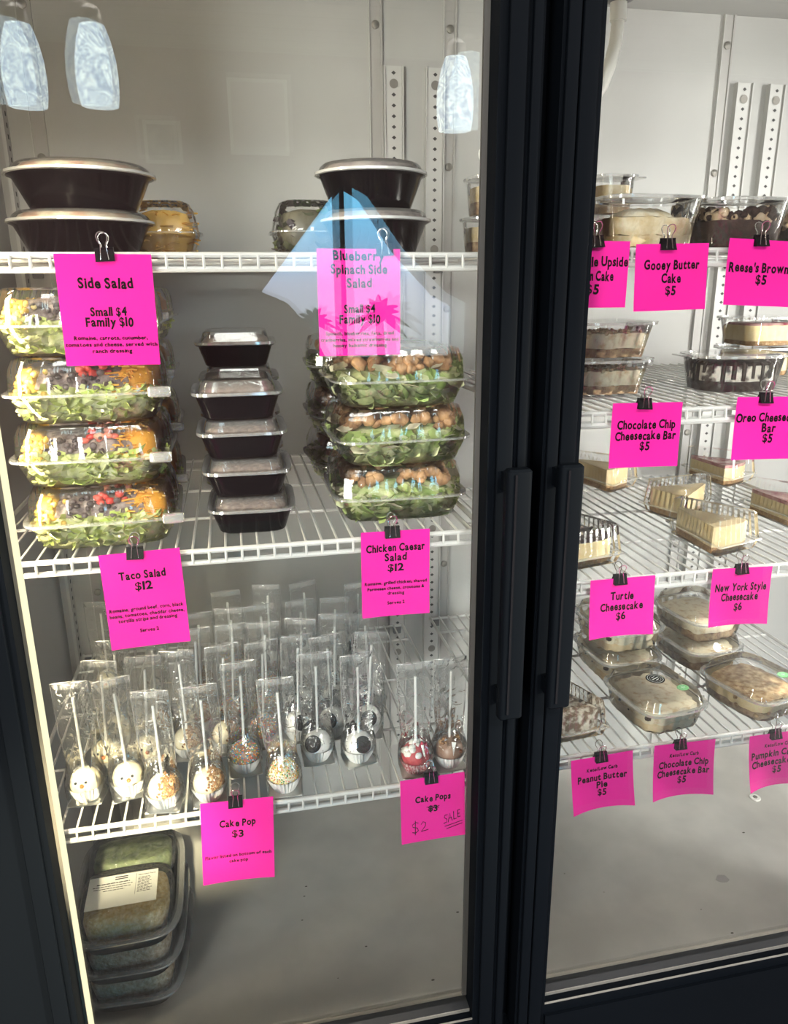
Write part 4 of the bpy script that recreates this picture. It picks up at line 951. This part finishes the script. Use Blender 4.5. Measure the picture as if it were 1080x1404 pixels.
def chips(t):
    mb = MB()
    for k in range(60):
        x, y = in_se(0.056, 0.052, 6); chunk(mb, (x, y, 0.039), 0.0035, CHIPCR, 0.3)
    mb.build('crumb_topping', t, sharp=80)['kind'] = 'stuff'
chipbox = box_kind(0.068, 0.066, 0.054, 0.003, 5, RP, [(0.002, 0.015, CHIPCR), (0.015, 0.038, BARC)], chips, (0.068, 0), seed=75, fa=0.80, jit=0.06)
chipbox((0.598, 1.185, R2+0.001), 'clear box of chip cheesecake bar, lower of the pair on the second right shelf', group='chip cheesecake bars on the second right shelf')
chipbox((0.600, 1.185, R2+0.0595), 'clear box of chip cheesecake bar, upper of the pair on the second right shelf', group='chip cheesecake bars on the second right shelf')
def drips(t):
    mb = MB()
    for k in range(26):
        a_ = 2*pi*k/26; n = 2.6; c, s = cos(a_), sin(a_); rad = (abs(c)**n+abs(s)**n)**(-1/n); x, y = 0.0655*rad*c, 0.0535*rad*s; L = random.uniform(0.012, 0.036)
        mb.tube([(x*0.9, y*0.9, 0.047), (x, y, 0.045), (x*1.0, y*1.0, 0.046-L)], random.uniform(0.0018, 0.004), DCHOC, 6)
    mb.se([(0.042, 0.062, 0.050), (0.046, 0.064, 0.052), (0.049, 0.05, 0.04)], DCHOC, 2.6, 36, jit=0.05)
    mb.build('chocolate_drizzle', t, sharp=80)
oreob = box_kind(0.0785, 0.064, 0.058, 0.004, 2.8, RP, [(0.002, 0.018, DCHOC), (0.018, 0.043, STREAK)], drips, (-0.0785, 0), seed=76, fa=0.82, taper=0.84)
oreob((0.822, 1.152, R2+0.001), 'oval clear box of chocolate-drizzled dessert on the second right shelf', rz=radians(-6))
def redtop(t):
    mb = MB(); mb.se([(0.038, 0.046, 0.046), (0.042, 0.044, 0.044)], BERRY, 5, 36, jit=0.03); mb.build('berry_topping', t, sharp=80)
redbox = box_kind(0.060, 0.060, 0.052, 0.003, 5, RP, [(0.002, 0.010, CRUST), (0.010, 0.038, CHEESE)], redtop, (-0.060, 0), seed=77, fa=0.78)
redbox((1.000, 1.335, R2+0.001), 'clear box of berry cheesecake, lower of the pair behind the drizzled dessert', group='berry cheesecake boxes on the second right shelf')
redbox((1.000, 1.335, R2+0.0575), 'clear box of berry cheesecake, upper of the pair behind the drizzled dessert', group='berry cheesecake boxes on the second right shelf')

# cheesecake wedges: tip at +y, broad end at -y
def make_wedge(L):
    def fn(label):
        t = thing('cheesecake_wedge', label, 'cheesecake')
        ln, wd, h = 0.155, 0.105, 0.068
        def tri(s, z, rib=0.0, d=0.0):                # rounded triangle outline, s scales
            P = [Vector((-wd/2, -ln/2)), Vector((wd/2, -ln/2)), Vector((wd/2*0.18, ln/2)), Vector((-wd/2*0.18, ln/2))]
            c = Vector((0, -0.012)); pts = []
            for i in range(4):
                a_, b_ = P[i], P[(i+1) % 4]; m = 30 if i in (1, 3) else (16 if i == 0 else 6)
                for k in range(m):
                    p = a_.lerp(b_, (k+0.5)/m if m > 6 else k/m); nrm = Vector((b_.y-a_.y, a_.x-b_.x)).normalized()
                    p = c+(p-c)*s + nrm*(rib if k % 2 else 0); pts.append((p.x, p.y, z))
            return pts
        MB().rings([tri(0.80, 0.0006), tri(0.84, 0.003, 0.0015), tri(0.93, 0.019, 0.0015)], PET, True, False).build('base', t, sharp=25)
        MB().rings([tri(0.92, 0.019), tri(1.0, 0.019), tri(1.0, 0.0215), tri(0.92, 0.0215)], RIM, False, False).build('flange', t)
        MB().rings([tri(0.93, 0.0215, 0.0018), tri(0.84, h-0.004, 0.0018), tri(0.80, h), tri(0.70, h)], PET, False, True).build('lid', t, sharp=25)
        def sl(z0, z1, mat, mb, s0=0.72):
            R = []
            for z, s in ((z0, s0), (z1, s0)):
                pts = [(-0.042*s/0.72, -0.052, z), (-0.02, -0.060, z), (0.02, -0.060, z), (0.042*s/0.72, -0.052, z), (0.003, 0.056, z), (-0.003, 0.056, z)]
                R.append(pts)
            mb.rings(R, mat)
        z0 = 0.003
        for nm, hh, mat in L:
            mb = MB(); sl(z0, z0+hh, mat, mb); mb.build(nm, t, sharp=30); z0 += hh
        if any(nm == 'nut_topping' for nm, _, _ in L):
            random.seed(5); mb = MB()
            for k in range(30): mb_x = random.uniform(-1, 1); yy = random.uniform(-0.05, 0.04); chunk(mb, (mb_x*0.036*(0.056-yy)/0.11, yy, z0), 0.004, NUT if k % 2 else DCHOC, 0.3)
            mb.build('scattered_nuts', t, sharp=80)['kind'] = 'stuff'
        return t
    return Kind(fn)
plain = make_wedge([('crust', 0.010, CRUST), ('filling', 0.034, CHEESE), ('top_skin', 0.002, CHEESETOP)])
berry = make_wedge([('crust', 0.008, CRUST), ('filling', 0.028, CHEESE), ('berry_glaze', 0.007, BERRY)])
turtle = make_wedge([('crust', 0.008, CRUST), ('filling', 0.030, CHEESE), ('nut_topping', 0.008, DCHOC)])
pie = make_wedge([('crust', 0.008, CRUST), ('filling', 0.028, NUT), ('nut_topping', 0.006, NUT)])
GW = 'cheesecake wedges on the third right shelf'
plain((0.778, 1.115, R3+0.001), 'plain cheesecake wedge in the middle of the shelf, nearest the New York card', rz=radians(17), group=GW)
plain((0.852, 1.290, R3+0.001), 'plain cheesecake wedge lying crosswise behind the front plain wedge', rz=radians(-68), group=GW)
plain((0.780, 1.525, R3+0.001), 'plain cheesecake wedge at the back, below the Chocolate Chip card', rz=radians(30), group=GW)
berry((1.060, 1.510, R3+0.001), 'berry-glazed cheesecake wedge at the back of the third right shelf', rz=radians(25), group=GW)
berry((1.000, 1.210, R3+0.001), 'berry-glazed cheesecake wedge at the right edge of the third shelf', rz=radians(22), group=GW)
turtle((0.526, 1.108, R3+0.001), 'nut-topped cheesecake wedge beside the door handle', rz=radians(12), group=GW)
pie((0.525, 1.100, R4+0.001), 'crumbly pie wedge behind the Peanut Butter Pie card', rz=radians(6))

# stickered cheesecake bars
def sticker(t, x, y, z, r, ry, mat, rz=0.0):
    M = T(x, y, z) @ RZ(rz); mb = MB(); N = 32
    mb.se([(0, r, ry), (0.0004, r, ry)], mat, 2, N, M=M)
    for s0, s1 in ((0.80, 0.85), (0.58, 0.61)):
        vs = []; fs = []
        for i in range(N):
            c, s = cos(2*pi*i/N), sin(2*pi*i/N); vs += [(r*s0*c, ry*s0*s, 0.0006), (r*s1*c, ry*s1*s, 0.0006)]
        fs = [(2*i, 2*i+1, (2*i+3) % (2*N), (2*i+2) % (2*N)) for i in range(N)]; mb.add(vs, fs, STICKW, M)
    for (u0, u1, v0, v1) in ((-.42, -.16, -.05, .07), (-.10, .18, -.05, .07), (.24, .44, -.05, .07), (-.22, .24, -.32, -.24), (-.26, .26, .28, .35)): mb.box(r*u0, r*u1, ry*v0, ry*v1, 0.0005, 0.0007, STICKW, M=M)
    o = mb.build('sticker', t); o['label'] = 'black round sticker' if mat is STICKK else 'green oval sticker'
def bits(mat):
    def fn(t):
        mb = MB()
        for k in range(26):
            x, y = in_se(0.0545, 0.0635, 6, True); chunk(mb, (x, y, random.uniform(0.006, 0.038)), random.uniform(0.003, 0.0065), mat, 0.3)
        mb.build('dark_pieces', t, sharp=80)['kind'] = 'stuff'
    return fn
def bar_kind(L, seed, black, extra=None):
    def f2(t):
        zt = 0.0632
        if black: sticker(t, 0.004, 0.006, zt, 0.0165, 0.0165, STICKK, 0.3)
        sticker(t, 0.030, -0.036, zt, 0.0115, 0.009, STICKG, 0.2)
        if extra: extra(t)
    return box_kind(0.066, 0.077, 0.042, 0.019, 4.5, (0.016, 18, 6), L, f2, seed=seed, fa=0.80, taper=0.86, jit=0.05, dome=0.0015)
ketoA = bar_kind([(0.002, 0.016, KETO), (0.016, 0.040, BARC)], 81, True, bits(DCHOC))
ketoB = bar_kind([(0.002, 0.016, CHIPCR), (0.016, 0.038, BARC)], 82, False, None)
ketoC = bar_kind([(0.002, 0.014, CHIPCR), (0.014, 0.034, CHEESE), (0.034, 0.040, PUMP)], 83, False, bits(PUMP))
ketoA((0.697, 1.087, R4+0.001), 'clear box with black round sticker at the front, above the low carb chocolate chip card', rz=radians(7))
ketoA((0.715, 1.262, R4+0.001), 'clear box with black round sticker, lower of the pair below the Turtle card', rz=radians(2), group='stickered bar boxes on the lowest right shelf')
ketoA((0.712, 1.260, R4+0.0655), 'clear box with black round sticker, upper of the pair below the Turtle card', rz=radians(4), group='stickered bar boxes on the lowest right shelf')
ketoB((0.896, 1.268, R4+0.001), 'clear cheesecake bar box, lower of the pair below the New York card', rz=radians(6), group='stickered bar boxes on the lowest right shelf')
ketoB((0.892, 1.266, R4+0.0655), 'clear cheesecake bar box, upper of the pair below the New York card', rz=radians(9), group='stickered bar boxes on the lowest right shelf')
ketoC((0.893, 1.084, R4+0.001), 'clear box of crumb-topped bar with green sticker at the right edge, lowest shelf', rz=radians(14))

# crumbs on the case floor
mb = MB(); mb.tube([(0, 0, 0.001), (0.004, 0.002, 0.0015), (0.008, 0.001, 0.001)], 0.0009, CRUMBY, 5)
o = mb.build('crumb', None, (0.515, 1.11, ZF+EYE)); tag(o, 'tiny yellow shred lying on the case floor near the central post', 'crumb')
